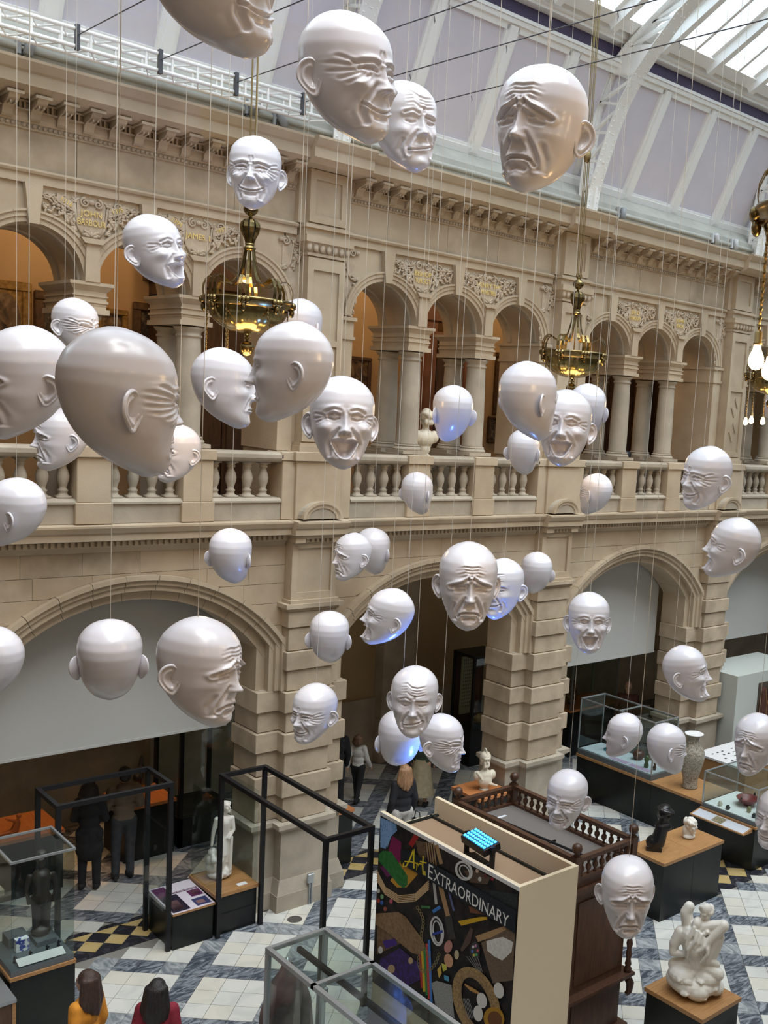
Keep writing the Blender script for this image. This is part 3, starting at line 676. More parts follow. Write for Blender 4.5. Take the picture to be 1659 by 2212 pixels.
# ================================================================== HANGING HEADS
def sm(x, n=9):
    k = np.hanning(n+2)[1:-1]; k /= k.sum(); p = np.pad(x, n//2, mode='edge'); return np.convolve(p, k, 'valid')
ZT = np.array([0, .02, .05, .10, .15, .20, .30, .40, .50, .60, .70, .80, .88, .94, .98, 1.0])
WT = np.array([0, .075, .125, .18, .215, .243, .285, .310, .325, .338, .340, .318, .265, .195, .110, 0])
FT = np.array([.24, .325, .36, .375, .375, .370, .372, .380, .380, .388, .385, .350, .280, .195, .095, -.03])
BT = np.array([-.24, -.16, -.09, .02, .10, .165, .255, .315, .352, .375, .372, .335, .272, .200, .120, .03])
def crease(x, z, pts, wd, dep, lift=0.5):
    d = np.full(x.shape, 9.0)
    for (x0, z0), (x1, z1) in zip(pts[:-1], pts[1:]):
        vx, vz = x1-x0, z1-z0; L2 = vx*vx+vz*vz+1e-9
        t = np.clip(((x-x0)*vx+(z-z0)*vz)/L2, 0, 1); d = np.minimum(d, np.hypot(x-x0-t*vx, z-z0-t*vz))
    return -dep*np.exp(-(d/wd)**2)+lift*dep*np.exp(-((d-2.1*wd)/(1.1*wd))**2)
def G(x, z, cx, cz, sx, sz, a=0):
    c, s = math.cos(a), math.sin(a); u = (x-cx)*c+(z-cz)*s; v = -(x-cx)*s+(z-cz)*c
    return np.exp(-(u/sx)**2-(v/sz)**2)
def face(x, z, e):
    ax = np.abs(x); D = np.zeros_like(x)
    # nose
    nz = np.clip((.585-z)/(.585-.385), 0, 1); up = (z < .60)
    tip = np.where(z < .385, np.exp(-((z-.385)/.022)**2), 1)*np.where(z > .56, np.clip((.60-z)/.04, 0, 1), 1)
    D += (.022+.075*nz**1.3)*tip*np.exp(-(x/(.020+.020*nz))**2)*up
    D += .034*G(ax, z, .046, .392, .022, .026)-.03*G(ax, z, .022, .368, .012, .010)
    D += .018*G(x, z, 0, .40, .030, .028)
    # sockets, brow, cheekbones, chin
    D += -.040*G(ax, z, .125, .535, .075, .042)+.016*G(ax, z, .10, .605, .10, .028)
    D += .016*G(ax, z, .20, .43, .07, .06)+.014*G(x, z, 0, .085, .07, .045)
    D += -.010*G(ax, z, .21, .27, .06, .10)
    if e in ('laugh', 'sneer', 'sad', 'calm'):
        D += .034*G(ax, z, .122, .535, .042, .026)
    if e == 'calm':
        D += crease(ax, z, [(.07, .555), (.12, .572), (.175, .548)], .008, .012)+crease(ax, z, [(.08, .525), (.12, .515), (.165, .53)], .007, .008)
        D += .018*G(x, z, 0, .275, .075, .018)+.022*G(x, z, 0, .225, .065, .020)+crease(x, z, [(-.085, .243), (0, .250), (.085, .243)], .008, .02)
        D += crease(ax, z, [(.055, .40), (.10, .33), (.12, .25)], .014, .012)
    if e == 'grin':
        D += .030*G(ax, z, .12, .555, .06, .03)+.026*G(ax, z, .12, .505, .07, .025)
        D += crease(ax, z, [(.055, .515), (.11, .540), (.165, .532), (.20, .52)], .008, .022)
        D += crease(ax, z, [(.045, .575), (.10, .588), (.17, .575), (.23, .56)], .012, .018)
        for k, (a, b) in enumerate([((.20, .55), (.30, .60)), ((.205, .53), (.32, .55)), ((.20, .51), (.31, .49)), ((.19, .495), (.28, .44)), ((.16, .485), (.25, .41)), ((.12, .485), (.20, .43))]):
            D += crease(ax, z, [a, b], .009, .010)
        D += crease(ax, z, [(.016, .60), (.028, .635), (.018, .665)], .010, .011, .3)+crease(x, z, [(-.03, .585), (.03, .585)], .008, .012)
        D += .038*G(ax, z, .175, .405, .065, .055)
        D += crease(ax, z, [(.06, .42), (.11, .36), (.160, .29), (.165, .22), (.13, .14)], .017, .026)
        D += .010*G(x, z, 0, .245, .16, .03)+crease(x, z, [(-.16, .285), (-.12, .255), (-.06, .236), (0, .231), (.06, .236), (.12, .255), (.16, .285)], .008, .026, .6)
        D += crease(ax, z, [(.20, .30), (.215, .22), (.17, .12)], .016, .009)
        D += .018*G(x, z, 0, .12, .07, .04)+crease(x, z, [(-.06, .18), (0, .172), (.06, .18)], .013, .012)
    if e == 'grimace':
        D += .030*G(ax, z, .11, .56, .06, .03)+.028*G(ax, z, .12, .495, .07, .03)
        D += crease(ax, z, [(.04, .525), (.10, .532), (.17, .535), (.22, .54)], .010, .028)
        D += crease(ax, z, [(.02, .60), (.035, .66)], .011, .020)+crease(ax, z, [(.04, .57), (.10, .60), (.18, .61), (.24, .60)], .012, .018)
        for a, b in [((.20, .56), (.31, .63)), ((.21, .545), (.33, .585)), ((.21, .53), (.33, .54)), ((.20, .515), (.32, .49)), ((.18, .50), (.30, .45)), ((.15, .49), (.26, .42)), ((.11, .485), (.21, .40)), ((.07, .47), (.13, .40))]:
            D += crease(ax, z, [a, b], .010, .013)
        D += crease(ax, z, [(.055, .43), (.11, .36), (.14, .28), (.13, .18)], .016, .024)
        D += .022*G(x, z, 0, .285, .09, .02)+.022*G(x, z, 0, .225, .085, .02)+crease(x, z, [(-.11, .235), (-.05, .252), (.05, .252), (.11, .235)], .008, .022)
        D += .018*G(x, z, 0, .12, .06, .04)
    if e == 'sad':
        D += crease(ax, z, [(.03, .64), (.07, .612), (.14, .575), (.22, .53)], .014, .022, .9)
        D += .020*G(ax, z, .13, .600, .10, .022, -.42)
        D += crease(ax, z, [(.075, .545), (.125, .545), (.18, .515)], .008, .016)+crease(ax, z, [(.075, .50), (.12, .49), (.17, .485)], .010, .013)
        D += crease(ax, z, [(.022, .60), (.032, .655)], .009, .016)
        for zz, ww in ((.675, .11), (.705, .15), (.735, .17), (.765, .15)):
            D += crease(x, z, [(-ww, zz-.02), (-ww*.5, zz+.004), (0, zz-.004), (ww*.5, zz+.004), (ww, zz-.02)], .010, .013, .7)*np.exp(-(x/(ww*.85))**4)
        D += crease(ax, z, [(.055, .41), (.095, .34), (.135, .25), (.145, .16)], .016, .024)
        D += crease(ax, z, [(.175, .33), (.195, .24), (.18, .15)], .016, .013)
        D += .026*G(x, z, 0, .262, .09, .020)+.030*G(x, z, 0, .210, .075, .022)
        D += crease(x, z, [(-.125, .185), (-.10, .222), (-.05, .240), (0, .243), (.05, .240), (.10, .222), (.125, .185)], .009, .028, .5)
        D += .020*G(x, z, 0, .105, .06, .035)+crease(x, z, [(-.06, .155), (0, .172), (.06, .155)], .012, .018)
    if e == 'sneer':
        s = np.sign(x)
        D += crease(x, z, [(.045, .575), (.11, .572), (.19, .56)], .012, .022)+crease(x, z, [(-.045, .60), (-.11, .625), (-.19, .60)], .012, .020)
        D += crease(ax, z, [(.08, .51), (.125, .50), (.175, .515)], .009, .014)
        for zz in (.665, .70, .735, .77):
            D += crease(x, z, [(-.17, zz+.03), (-.10, zz+.045), (-.03, zz), (.05, zz-.012), (.16, zz+.005)], .012, .015, .7)*np.exp(-(x/.15)**4)
        D += crease(x, z, [(.015, .61), (.02, .66)], .010, .02)
        D += crease(ax, z, [(.055, .41), (.11, .34), (.15, .26), (.135, .18)], .015, .022)+.02*G(ax, z, .18, .40, .06, .05)
        D += .018*G(x, z, 0, .275, .10, .018, .12)+.024*G(x, z, 0, .215, .09, .022, .12)
        D += crease(x, z, [(-.14, .222), (-.06, .228), (0, .240), (.07, .256), (.145, .285)], .008, .024)
        D += crease(ax, z, [(.19, .32), (.21, .23), (.17, .13)], .014, .012)+.016*G(x, z, 0, .115, .06, .04)
    if e == 'laugh':
        D += crease(ax, z, [(.065, .555), (.12, .580), (.18, .552)], .008, .014)+crease(ax, z, [(.065, .525), (.12, .508), (.18, .527)], .008, .012)
        D += .016*G(ax, z, .13, .645, .09, .02, -.1)+crease(ax, z, [(.05, .605), (.12, .622), (.20, .59)], .012, .012)
        D += .030*G(ax, z, .19, .42, .06, .06)+crease(ax, z, [(.06, .41), (.12, .34), (.165, .26), (.15, .14)], .016, .020)
        for a, b in [((.21, .55), (.29, .57)), ((.21, .535), (.29, .52)), ((.20, .52), (.27, .48))]: D += crease(ax, z, [a, b], .009, .008)
        zc = .215; top = .292-1.0*ax**2+.012*np.clip(ax/.06, 0, 1); bot = .125+8.0*np.clip(ax, 0, .2)**2
        inside = 1/(1+np.exp(-np.minimum(top-z, z-bot)/.006))
        D += -.115*inside
        edge = np.minimum(np.abs(z-top), np.abs(z-bot)); rim = np.exp(-((np.minimum(top-z, z-bot)+.014)/.014)**2)*(ax < .16)
        D += .018*rim
        D += .05*inside*G(x, z, 0, .16, .06, .025)
        D += .030*G(x, z, 0, .308, .055, .016)+.034*G(x, z, 0, .108, .06, .022)-.022*G(ax, z, .135, .205, .035, .06)
    return D
def make_head(e, nl=128, na=150):
    t = np.linspace(0, 1, nl)
    # more rows in the face
    tz = .5-.5*np.cos(PI*t); z = .55*tz+.45*np.interp(np.linspace(0, 1, nl), [0, .12, .80, 1], [0, .07, .74, 1.0])
    z = np.clip(sm(z, 9), 0, 1); z[0] = 0; z[-1] = 1; z = np.maximum.accumulate(z)
    zz = np.linspace(0, 1, 801)
    def prof(T):
        # interpolate in arc-like parameter so poles stay round
        s = np.arccos(1-2*zz); st = np.arccos(1-2*ZT); v = np.interp(s, st, T); v = sm(v, 61); return np.interp(z, zz, v)
    W, Fr, B = prof(WT), prof(FT), prof(BT)
    W[0] = W[-1] = 0
    hd = (Fr+B)/2; cy = (Fr-B)/2; hd = np.maximum(hd, 0); hd[0] = hd[-1] = 0
    u = np.linspace(-1, 1, na, endpoint=False); az = PI*(.50*u+.50*u**3)   # dense at the front (0)
    A_, Z_ = np.meshgrid(az, z)
    p = .92
    sx = np.sign(np.sin(A_))*np.abs(np.sin(A_))**p; cxx = np.sign(np.cos(A_))*np.abs(np.cos(A_))**p
    X = W[:, None]*sx; Y = -(cy[:, None]+hd[:, None]*cxx)
    D = face(X, Z_, e)
    wgt = np.clip((np.cos(A_)+.05)/.35, 0, 1); wgt = wgt*wgt*(3-2*wgt)
    ncos = np.clip(np.cos(A_), 0, 1)
    Y = Y-D*wgt*(.35+.65*ncos); X = X+D*wgt*np.sin(A_)*.75
    vs = np.stack([X, Y, Z_-.5], -1).reshape(-1, 3)
    fs = []
    for i in range(nl-1):
        for j in range(na):
            k = (j+1) % na; fs.append((i*na+j, i*na+k, (i+1)*na+k, (i+1)*na+j))
    me = bpy.data.meshes.new('head_'+e); me.from_pydata([tuple(v) for v in vs], [], fs)
    b = bmesh.new(); b.from_mesh(me); bmesh.ops.remove_doubles(b, verts=b.verts, dist=1e-5); b.to_mesh(me); b.free()
    me.materials.append(M_head); me.polygons.foreach_set('use_smooth', [True]*len(me.polygons)); me.update(); return me
def make_ear():
    """ear for the +x side, local origin at its root; lies in the y-z plane, leaning out"""
    ns, na = 16, 40; rows = []
    for side in (0, 1):
        for i in range(ns+1):
            s = i/ns if side == 0 else 1-i/ns
            ring = []
            for k in range(na):
                a = 2*PI*k/na
                ry = .104*(1+.12*math.sin(a)) if math.cos(a) > 0 else .075
                rz = .135 if math.sin(a) > 0 else .125
                y = ry*math.cos(a)*s; z = rz*math.sin(a)*s; y *= (1-.30*max(0, -math.sin(a)))
                if side == 0:
                    h = .020*math.exp(-((s-.90)/.09)**2)*(1 if math.sin(a) > -.75 else .5)+.014*math.exp(-((s-.58)/.12)**2)*(1 if math.cos(a) > -.2 else .2)-.030*math.exp(-(s/.38)**2)
                    h += .016*math.exp(-((y+.045)/.018)**2-((z+.02)/.03)**2)
                    h -= .006
                else:
                    h = -.028*(1-s**2)-.006
                ring.append((h, y, z))
            rows.append(ring)
    vs = [p for r in rows for p in r]; fs = []
    for i in range(len(rows)-1):
        for k in range(na):
            l = (k+1) % na; fs.append((i*na+k, i*na+l, (i+1)*na+l, (i+1)*na+k))
    R = Matrix.Rotation(math.radians(-34), 3, 'Z') @ Matrix.Rotation(math.radians(-9), 3, 'X')
    out = []
    for p in vs:
        q = R @ Vector((p[0], p[1]+.055, p[2])); out.append((q.x, q.y, q.z))
    m = MB(); m.add(out, fs); return m.mesh('ear', M_head, True)
EARR = make_ear()
EARL = EARR.copy(); EARL.transform(Matrix.Diagonal((-1, 1, 1, 1))); EARL.flip_normals()
HEADM = {e: make_head(e) for e in ('calm', 'grin', 'grimace', 'sad', 'sneer', 'laugh')}
HH = .62
WIRETOP = 11.02
# centre px x, top px y, bottom px y, yaw (0 faces the viewer, + turns to the viewer's right), nod (+ chin in), roll, expression, label
HEADS = [
 (446, -225, 122, 52, -4, -8, 'grin', 'largest head at the top edge, cropped above its grinning mouth, warm lit underside'),
 (745, 35, 305, 48, 2, -6, 'grin', 'big squinting head with a wide closed grin above the gallery cornice'),
 (873, 180, 373, 30, 2, -4, 'sneer', 'wary head with furrowed brow tucked behind the big grinning head'),
 (1172, 148, 420, -28, 4, 3, 'sad', 'big sorrowful head with drooping mouth before the lavender vault'),
 (552, 297, 455, -10, 3, 0, 'grin', 'squinting smiling head right above the left brass chandelier'),
 (332, 465, 625, 46, -8, -8, 'laugh', 'open mouthed laughing head in front of the carved names at left'),
 (160, 644, 768, 50, 4, 0, 'grimace', 'scrunched up head peeping over the two big heads at left'),
 (62, 704, 945, -72, 6, 4, 'sad', 'big frowning head in profile cut by the left edge'),
 (250, 708, 1028, 114, 2, 0, 'grimace', 'biggest head at left, turned away, shiny bald back with one ear'),
 (138, 880, 1017, -78, 2, 0, 'sad', 'head with downturned lips looking left, below the big frowning profile'),
 (386, 917, 1042, -52, 2, 0, 'sad', 'frowning head in front of the balustrade behind the biggest left head'),
 (478, 751, 922, 78, 2, 4, 'calm', 'pouting profile facing right, nose to nose with another head'),
 (638, 695, 913, -98, 2, 0, 'calm', 'big profile facing left, nose to nose with the pouting head'),
 (650, 646, 770, 150, 0, 0, 'calm', 'small head seen from behind above the nose to nose pair'),
 (738, 812, 1014, 6, -4, 0, 'laugh', 'shouting wide eyed head in front of the first column pair'),
 (978, 832, 956, -160, 0, 0, 'calm', 'back of a head before the middle arcade, bluish below'),
 (1138, 781, 950, 132, 0, 0, 'sad', 'back of a head with warm glint below the right chandelier'),
 (1220, 841, 1009, -6, -4, 0, 'laugh', 'laughing wide eyed head under the right chandelier'),
 (1268, 829, 948, 172, 0, 0, 'calm', 'back of a head half hidden behind the laughing head under the right chandelier'),
 (1130, 927, 1027, 165, 0, 0, 'calm', 'small back of a head under the warm glinting one by the rail'),
 (900, 1019, 1113, 148, 0, 0, 'sad', 'small pale back of a head at the ledge in the middle'),
 (1288, 1022, 1114, -128, 0, 0, 'grimace', 'small head turned away to the left at the ledge right of centre'),
 (1529, 963, 1102, -48, 2, 4, 'grin', 'grinning squinting head over the right end of the balustrade'),
 (1587, 1116, 1257, -84, -8, 4, 'laugh', 'open mouthed profile facing left near the right edge'),
 (35, 1030, 1188, -112, -4, 6, 'calm', 'head turned away at the left edge below the balustrade'),
 (497, 1140, 1266, 158, 0, 0, 'sad', 'back of a head with blue sheen in front of the dentil course'),
 (764, 1150, 1254, -62, 2, 0, 'sad', 'wrinkled frowning head overlapping another near the middle pier'),
 (804, 1139, 1245, 160, 0, 0, 'calm', 'back of a head directly behind the wrinkled frowning one'),
 (1010, 1169, 1353, 6, 3, 0, 'sad', 'big sad head with forehead wrinkles over the middle arch'),
 (1086, 1205, 1335, -26, 0, 0, 'sneer', 'sly smirking head half hidden behind the big sad one'),
 (1159, 1191, 1287, -162, 0, 0, 'calm', 'small back of a head in front of the second pier'),
 (843, 1269, 1399, -82, -8, 4, 'laugh', 'open mouthed profile facing left with strong blue light on its jaw'),
 (711, 1318, 1440, 172, 0, 0, 'calm', 'back of a head with blue streak against the first pier'),
 (1271, 1278, 1409, 8, -4, 0, 'laugh', 'laughing head in front of the middle grey blind'),
 (-20, 1350, 1525, -118, 0, 0, 'calm', 'head with a big ear cut off by the left edge before the blind'),
 (237, 1335, 1527, 178, 0, 0, 'calm', 'back of a head with both ears in front of the left grey blind'),
 (425, 1330, 1562, 58, 4, 4, 'sad', 'big crying head in right profile before the left grey blind'),
 (681, 1474, 1602, -44, 3, 2, 'grin', 'smiling squinting head beside the first pier above two walkers'),
 (895, 1437, 1585, -2, 0, 0, 'sneer', 'crooked frowning head at the top of a cluster of three'),
 (864, 1530, 1667, -172, 0, 0, 'calm', 'back of a head with blue chin light, left of the cluster of three'),
 (951, 1540, 1665, 66, 2, 0, 'grimace', 'tightly squinting head at the right of the cluster of three'),
 (1350, 1539, 1640, -98, 0, 0, 'calm', 'profile facing left in front of the long glass case'),
 (1437, 1561, 1673, 118, 4, 4, 'grimace', 'head turned away to the right beside the tall vase'),
 (1478, 1393, 1517, 82, -8, 0, 'laugh', 'open mouthed profile facing right in front of the third pier'),
 (1634, 1539, 1670, -26, 3, 0, 'sad', 'sad head at the right edge above the glass case with the red bowl'),
 (1225, 1660, 1785, -22, 4, 3, 'grin', 'smirking head over the dark wooden balustrade'),
 (1353, 1846, 2010, 12, 3, 0, 'sad', 'lowest head, sad with lined forehead, before the black plinth'),
 (1683, 1700, 1830, -34, 0, 0, 'grin', 'smiling head cut by the right edge over the red bowl case'),
 (1674, 838, 905, -150, 0, 0, 'calm', 'small far head cut by the right edge below the far chandelier'),
]
wirem = {}
HSCALE = {25: .95, 30: .95, 15: 1.06, 13: 1.1, 16: .93, 18: 1.08, 27: 1.12, 29: 1.12, 39: 1.14, 40: .95, 6: .96, 12: .97, 9: 1.1, 10: 1.06, 41: .97, 2: 1.05}
def roof_z(y): return 13.36+(11.75-max(y, 13.2-y))*.5243
for hi, (cx, y0, y1, yaw, nod, roll, ex, lab) in enumerate(HEADS):
    HH = .62*HSCALE.get(hi, 1.0)
    d = FPX*HH/(y1-y0); dr = ray(cx, (y0+y1)/2); P = CPOS+dr*d
    # direction that faces the camera horizontally
    tc = (CPOS-P); tc.z = 0; ang = math.atan2(tc.y, tc.x)      # azimuth towards viewer
    rz = ang+PI/2+math.radians(yaw)                            # local -y points to the viewer at yaw 0
    pitch_up = math.asin(max(-1, min(1, -dr.normalized().z)))
    h = bpy.data.objects.new('hanging_head', HEADM[ex]); link(h, None, P)
    h.rotation_mode = 'XYZ'
    R = Matrix.Rotation(rz, 4, 'Z') @ Matrix.Rotation(math.radians(nod), 4, 'X') @ Matrix.Rotation(math.radians(roll), 4, 'Y')
    h.rotation_euler = R.to_euler(); h.scale = (HH, HH, HH)
    tag(h, lab, 'sculpture', 'hanging white heads')
    for me_, s in ((EARR, 1), (EARL, -1)):
        e = bpy.data.objects.new('ear', me_); COL.objects.link(e); e.parent = h; e.location = (s*.302, -.02, -.045); e.scale = (1.15, 1.15, 1.12)
    # hanging cord, vertical in the world
    top = P+Vector((0, 0, HH*.485)); Lw = max(.1, roof_z(P.y)-top.z)
    wv = MB().tube([(0, 0, 0), (0, 0, Lw)], .0023, 5).mesh('hanging_cord', M_wire)
    wo = bpy.data.objects.new('hanging_cord', wv); COL.objects.link(wo); wo.parent = h
    Mw = Matrix.Translation(P) @ R @ Matrix.Diagonal((HH, HH, HH, 1))
    wo.matrix_local = Mw.inverted() @ Matrix.Translation(top)
# ================================================================== CHANDELIERS
def chandelier(at, label, bulbs, rot=.2):
    t = empty('chandelier', at, label, 'chandelier', 'brass bowl chandeliers')
    def P(r, a, z): return (r*math.cos(a), r*math.sin(a), z)
    # lobed bowl
    seg = 96; pr = [(.405, -.03), (.40, -.08), (.375, -.15), (.33, -.215), (.26, -.27), (.17, -.31), (.08, -.33), (.03, -.335)]
    vs = []; fs = []
    for i in range(seg):
        a = 2*PI*i/seg
        for r, z in pr: vs.append(P(r*(1+.022*abs(math.sin(8*a))-.01), a, z))
    n = len(pr)
    for i in range(seg):
        j = (i+1) % seg
        for k in range(n-1): fs.append((i*n+k, i*n+k+1, j*n+k+1, j*n+k))
    MB().add(vs, fs).build('bowl', M_brassbowl, t, at, smooth=True)
    rim = MB().lathe([(.40, -.075), (.43, -.06), (.452, -.02), (.462, .0), (.455, .018), (.40, .018), (.395, -.05)], 64, cap=False).build('rim', M_brass, t, at, smooth=True)
    for k in range(8):
        a = rot+2*PI*k/8
        lg = MB()
        for d in (-.09, 0, .09): lg.ell(P(.455, a+d, -.02), (.03, .03, .038), 8, 6)
        lg.ell(P(.44, a, -.085), (.028, .028, .05), 8, 6)
        lg.build('rim_boss', M_brass, rim, at, smooth=True)
        for d in (-.075, .075):
            pts = [(.435, 0), (.448, .07), (.445, .13), (.42, .19), (.385, .222), (.345, .215), (.30, .185), (.25, .165), (.20, .17), (.15, .20), (.11, .26), (.085, .34), (.065, .43), (.05, .52)]
            path = [P(r, a+d*min(1, r/.40), z) for r, z in pts]
            MB().strip(path, lambda i, a=a: (-math.sin(a), math.cos(a), 0), [.034]*10+[.028, .024, .02, .018], .006).build('arm', M_brass, t, at, smooth=False)
    MB().lathe([(.008, -.33), (.008, .55)], 8).build('stem', M_brass, t, at, smooth=True)
    MB().lathe([(.05, .51), (.062, .525), (.062, .54), (.045, .55), (.045, .565), (.05, .58)], 20).build('collar', M_brass, t, at, smooth=True)
    cage = MB().lathe([(.035, .57), (.045, .62), (.05, .68), (.045, .78), (.02, .82)], 16).build('cage_core', M_dark, t, at, smooth=True)
    for k in range(10):
        a = 2*PI*k/10
        path = [P(r, a, z) for r, z in ((.038, .575), (.055, .63), (.085, .69), (.098, .74), (.09, .785), (.06, .815), (.02, .825))]
        MB().strip(path, (-math.sin(a), math.cos(a), 0), [.022, .03, .04, .046, .04, .028, .012], .006).build('cage_rib', M_brass, cage, at)
    MB().lathe([(.02, .825), (.015, .85), (.03, .86), (.062, .885), (.075, .915), (.068, .95), (.04, .975), (.02, .985), (.03, .995), (.02, 1.01)], 20).build('top_ball', M_brass, t, at, smooth=True)
    MB().lathe([(.012, -.33), (.03, -.345), (.012, -.365), (.045, -.375), (.012, -.39), (.014, -.405), (.05, -.42), (.072, -.455), (.074, -.475), (.06, -.52), (.03, -.55), (.005, -.56)], 20).build('pendant_ball', M_brass, t, at, smooth=True)
    top = 15.3-at[2]
    for k in range(4):
        a = .4+PI/2*k; MB().tube([P(.03, a, 1.0), P(.035, a, 1.4), P(.03, a, top)], .006, 6).build('hanging_chain', M_brass2, t, at)
    MB().lathe([(.01, 2.50), (.035, 2.52), (.05, 2.56), (.05, 2.62), (.03, 2.67), (.01, 2.70)], 12).build('pulley', M_brass2, t, at, smooth=True)
    hk = MB()
    for k in range(2): hk.tube([P(.03, a, 1.03+.025*math.sin(b)) if False else (.03*(-1)**k+.022*math.cos(b), 0, 1.035+.022*math.sin(b)) for b in np.linspace(0, 2*PI, 12)], .006, 6)
    hk.build('ring', M_brass, t, at)
    for k in range(bulbs):
        a = rot+.35+2*PI*k/bulbs; zl = -.66-.03*(k % 2)
        ch = MB()
        nl = 26
        for q in range(nl):
            z = -.05+(zl+.05)*q/nl; c = P(.40, a, z)
            ch.ell(c, (.012, .005, .016) if q % 2 else (.005, .012, .016), 6, 4)
        c_ = ch.build('bulb_chain', M_brass2, t, at)
        MB().lathe([(.012, zl+.03), (.02, zl+.02), (.02, zl-.03), (.024, zl-.035), (.024, zl-.045)], 12, P(.40, a, 0)).build('bulb_socket', M_brass2, c_, at, smooth=True)
        MB().lathe([(.018, zl-.045), (.022, zl-.07), (.036, zl-.10), (.042, zl-.125), (.036, zl-.155), (.018, zl-.172), (.002, zl-.176)], 14, P(.40, a, 0)).build('bulb', M_bulb, c_, at, smooth=True)
    ld = bpy.data.lights.new('chandelier_glow', 'POINT'); ld.energy = 20; ld.color = (1, .66, .32); ld.shadow_soft_size = .08
    lo = bpy.data.objects.new('chandelier_glow', ld); link(lo, t, (at[0], at[1], at[2]-.10)); 
    ld = bpy.data.lights.new('bulb_glow', 'POINT'); ld.energy = 28; ld.color = (1, .66, .32); ld.shadow_soft_size = .25
    lo = bpy.data.objects.new('bulb_glow', ld); link(lo, t, (at[0], at[1], at[2]-.78))
M_brassbowl = mat('amber_brass', (.26, .20, .075), .18, metal=.9, col2=(.17, .13, .05), scale=9)
M_brass2 = mat('dull_brass', (.30, .22, .10), .4, metal=1)
CY_ = 10.15
chandelier((5.36, CY_, 8.345), 'brass bowl chandelier with curled straps hanging in front of the left arches', 6)
chandelier((10.17, CY_, 8.25), 'brass bowl chandelier with curled straps hanging beside the second pilaster', 6, .35)
chandelier((14.95, CY_, 8.32), 'far brass bowl chandelier with lit bulbs at the right edge, lower one', 6, .5)
_nc = on_y(1822, 462, 3.0)
chandelier((_nc.x, 3.0, _nc.z), 'nearest chandelier cut by the right edge, dark bowl with bulbs on chains', 6, PI*.75-.35+.04+.12)
# ================================================================== SPOTLIGHTS on the cornice
M_spot = mat('grey_spot', (.34, .36, .38), .45)
M_spotw = mat('white_spot', (.66, .68, .70), .45)
def spot(px, py, m, lab, yaw, pit):
    p = on_y(px, py, 12.58); t = empty('spotlight', (p.x, 12.58, p.z), lab, 'spotlight', 'cornice spotlights')
    MB().box(-.075, -.035, -.03, .03, -.09, .09).build('ballast_box', m, t, (p.x, 12.58, p.z), bevel=.004)
    q = MB().box(-.03, .0, -.012, .012, -.012, .012).tube([(-.02, 0, -.01), (-.02, .0, -.10)], .01, 6); q.build('bracket', M_dwire, t, (p.x, 12.58, p.z))
    h = MB().lathe([(.045, -.09), (.05, -.09), (.052, .0), (.05, .08), (.035, .095), (.01, .10)], 16)
    R = Matrix.Rotation(yaw, 3, 'Z') @ Matrix.Rotation(pit, 3, 'Y')
    h.v = [tuple(R @ Vector(v)+Vector((.05, -.02, 0))) for v in h.v]; h.build('lamp_head', m, t, (p.x, 12.58, p.z), smooth=True)
    MB().box(-.06, -.04, -.02, .02, -.16, -.06).build('foot', M_dwire, t, (p.x, 12.58, p.z))
for a in [(52, 100, M_spot, 'grey spotlight on the cornice at the far left', .2, .25), (540, 232, M_spot, 'grey spotlight on the cornice behind the hanging chain', -.8, .9), (600, 258, M_spot, 'grey spotlight tilted down on the cornice left of the first pilaster', -.4, -.5),
          (1340, 460, M_spot, 'single upright spotlight on the cornice right of the middle pilaster', 0, .05), (1543, 515, M_spotw, 'white spotlight, left one of the pair on the right cornice', .3, -.5), (1584, 527, M_spotw, 'white spotlight, right one of the pair on the right cornice', .3, -.2)]: spot(*a)
# ================================================================== GALLERY: lamps, pictures, busts
for x in (3.6, 5.4, 7.2, 9.3, 11.2, 13.9, 15.6):
    ld = bpy.data.lights.new('gallery_lamp', 'POINT'); ld.energy = 26; ld.color = (1, .70, .40); ld.shadow_soft_size = .15
    link(bpy.data.objects.new('gallery_lamp', ld), None, (x, 14.9, 9.95))
for x in (-2.5, 0.5, 3.5, 6.5, 9.5):
    ld = bpy.data.lights.new('near_gallery_lamp', 'POINT'); ld.energy = 42; ld.color = (1, .74, .46); ld.shadow_soft_size = .12
    link(bpy.data.objects.new('near_gallery_lamp', ld), None, (x, -1.9, 8.9))
for x in (4.6, 6.6, 9.0, 11.0, 14.2, 19.5):
    ld = bpy.data.lights.new('aisle_lamp', 'POINT'); ld.energy = 7; ld.color = (1, .74, .46); ld.shadow_soft_size = .12
    link(bpy.data.objects.new('aisle_lamp', ld), None, (x, 15.6, 5.0))
def paint_mat(name, c1, c2, c3, sc):
    m = bpy.data.materials.new(name); m.use_nodes = True; nt = m.node_tree; b = nt.nodes['Principled BSDF']; b.inputs['Roughness'].default_value = .5
    g = nt.nodes.new('ShaderNodeNewGeometry'); n = nt.nodes.new('ShaderNodeTexNoise'); n.inputs['Scale'].default_value = sc; n.inputs['Detail'].default_value = 6; n.inputs['Distortion'].default_value = 1.5
    r = nt.nodes.new('ShaderNodeValToRGB'); r.color_ramp.elements[0].color = (*c1, 1); r.color_ramp.elements[0].position = .38; r.color_ramp.elements[1].color = (*c3, 1); r.color_ramp.elements[1].position = .68
    e = r.color_ramp.elements.new(.52); e.color = (*c2, 1)
    nt.links.new(g.outputs['Position'], n.inputs['Vector']); nt.links.new(n.outputs['Fac'], r.inputs[0]); nt.links.new(r.outputs[0], b.inputs['Base Color']); return m
M_pa = paint_mat('dark_oil_painting', (.015, .012, .010), (.06, .045, .03), (.22, .16, .10), 5)
M_pb = paint_mat('warm_oil_painting', (.03, .02, .015), (.16, .09, .045), (.32, .24, .14), 4)
M_gilt = mat('gilt_frame', (.40, .24, .07), .4, metal=.4, col2=(.22, .12, .035), scale=20)
M_dgilt = mat('dark_gilt_frame', (.13, .07, .03), .45, metal=.2, col2=(.07, .035, .018), scale=20)
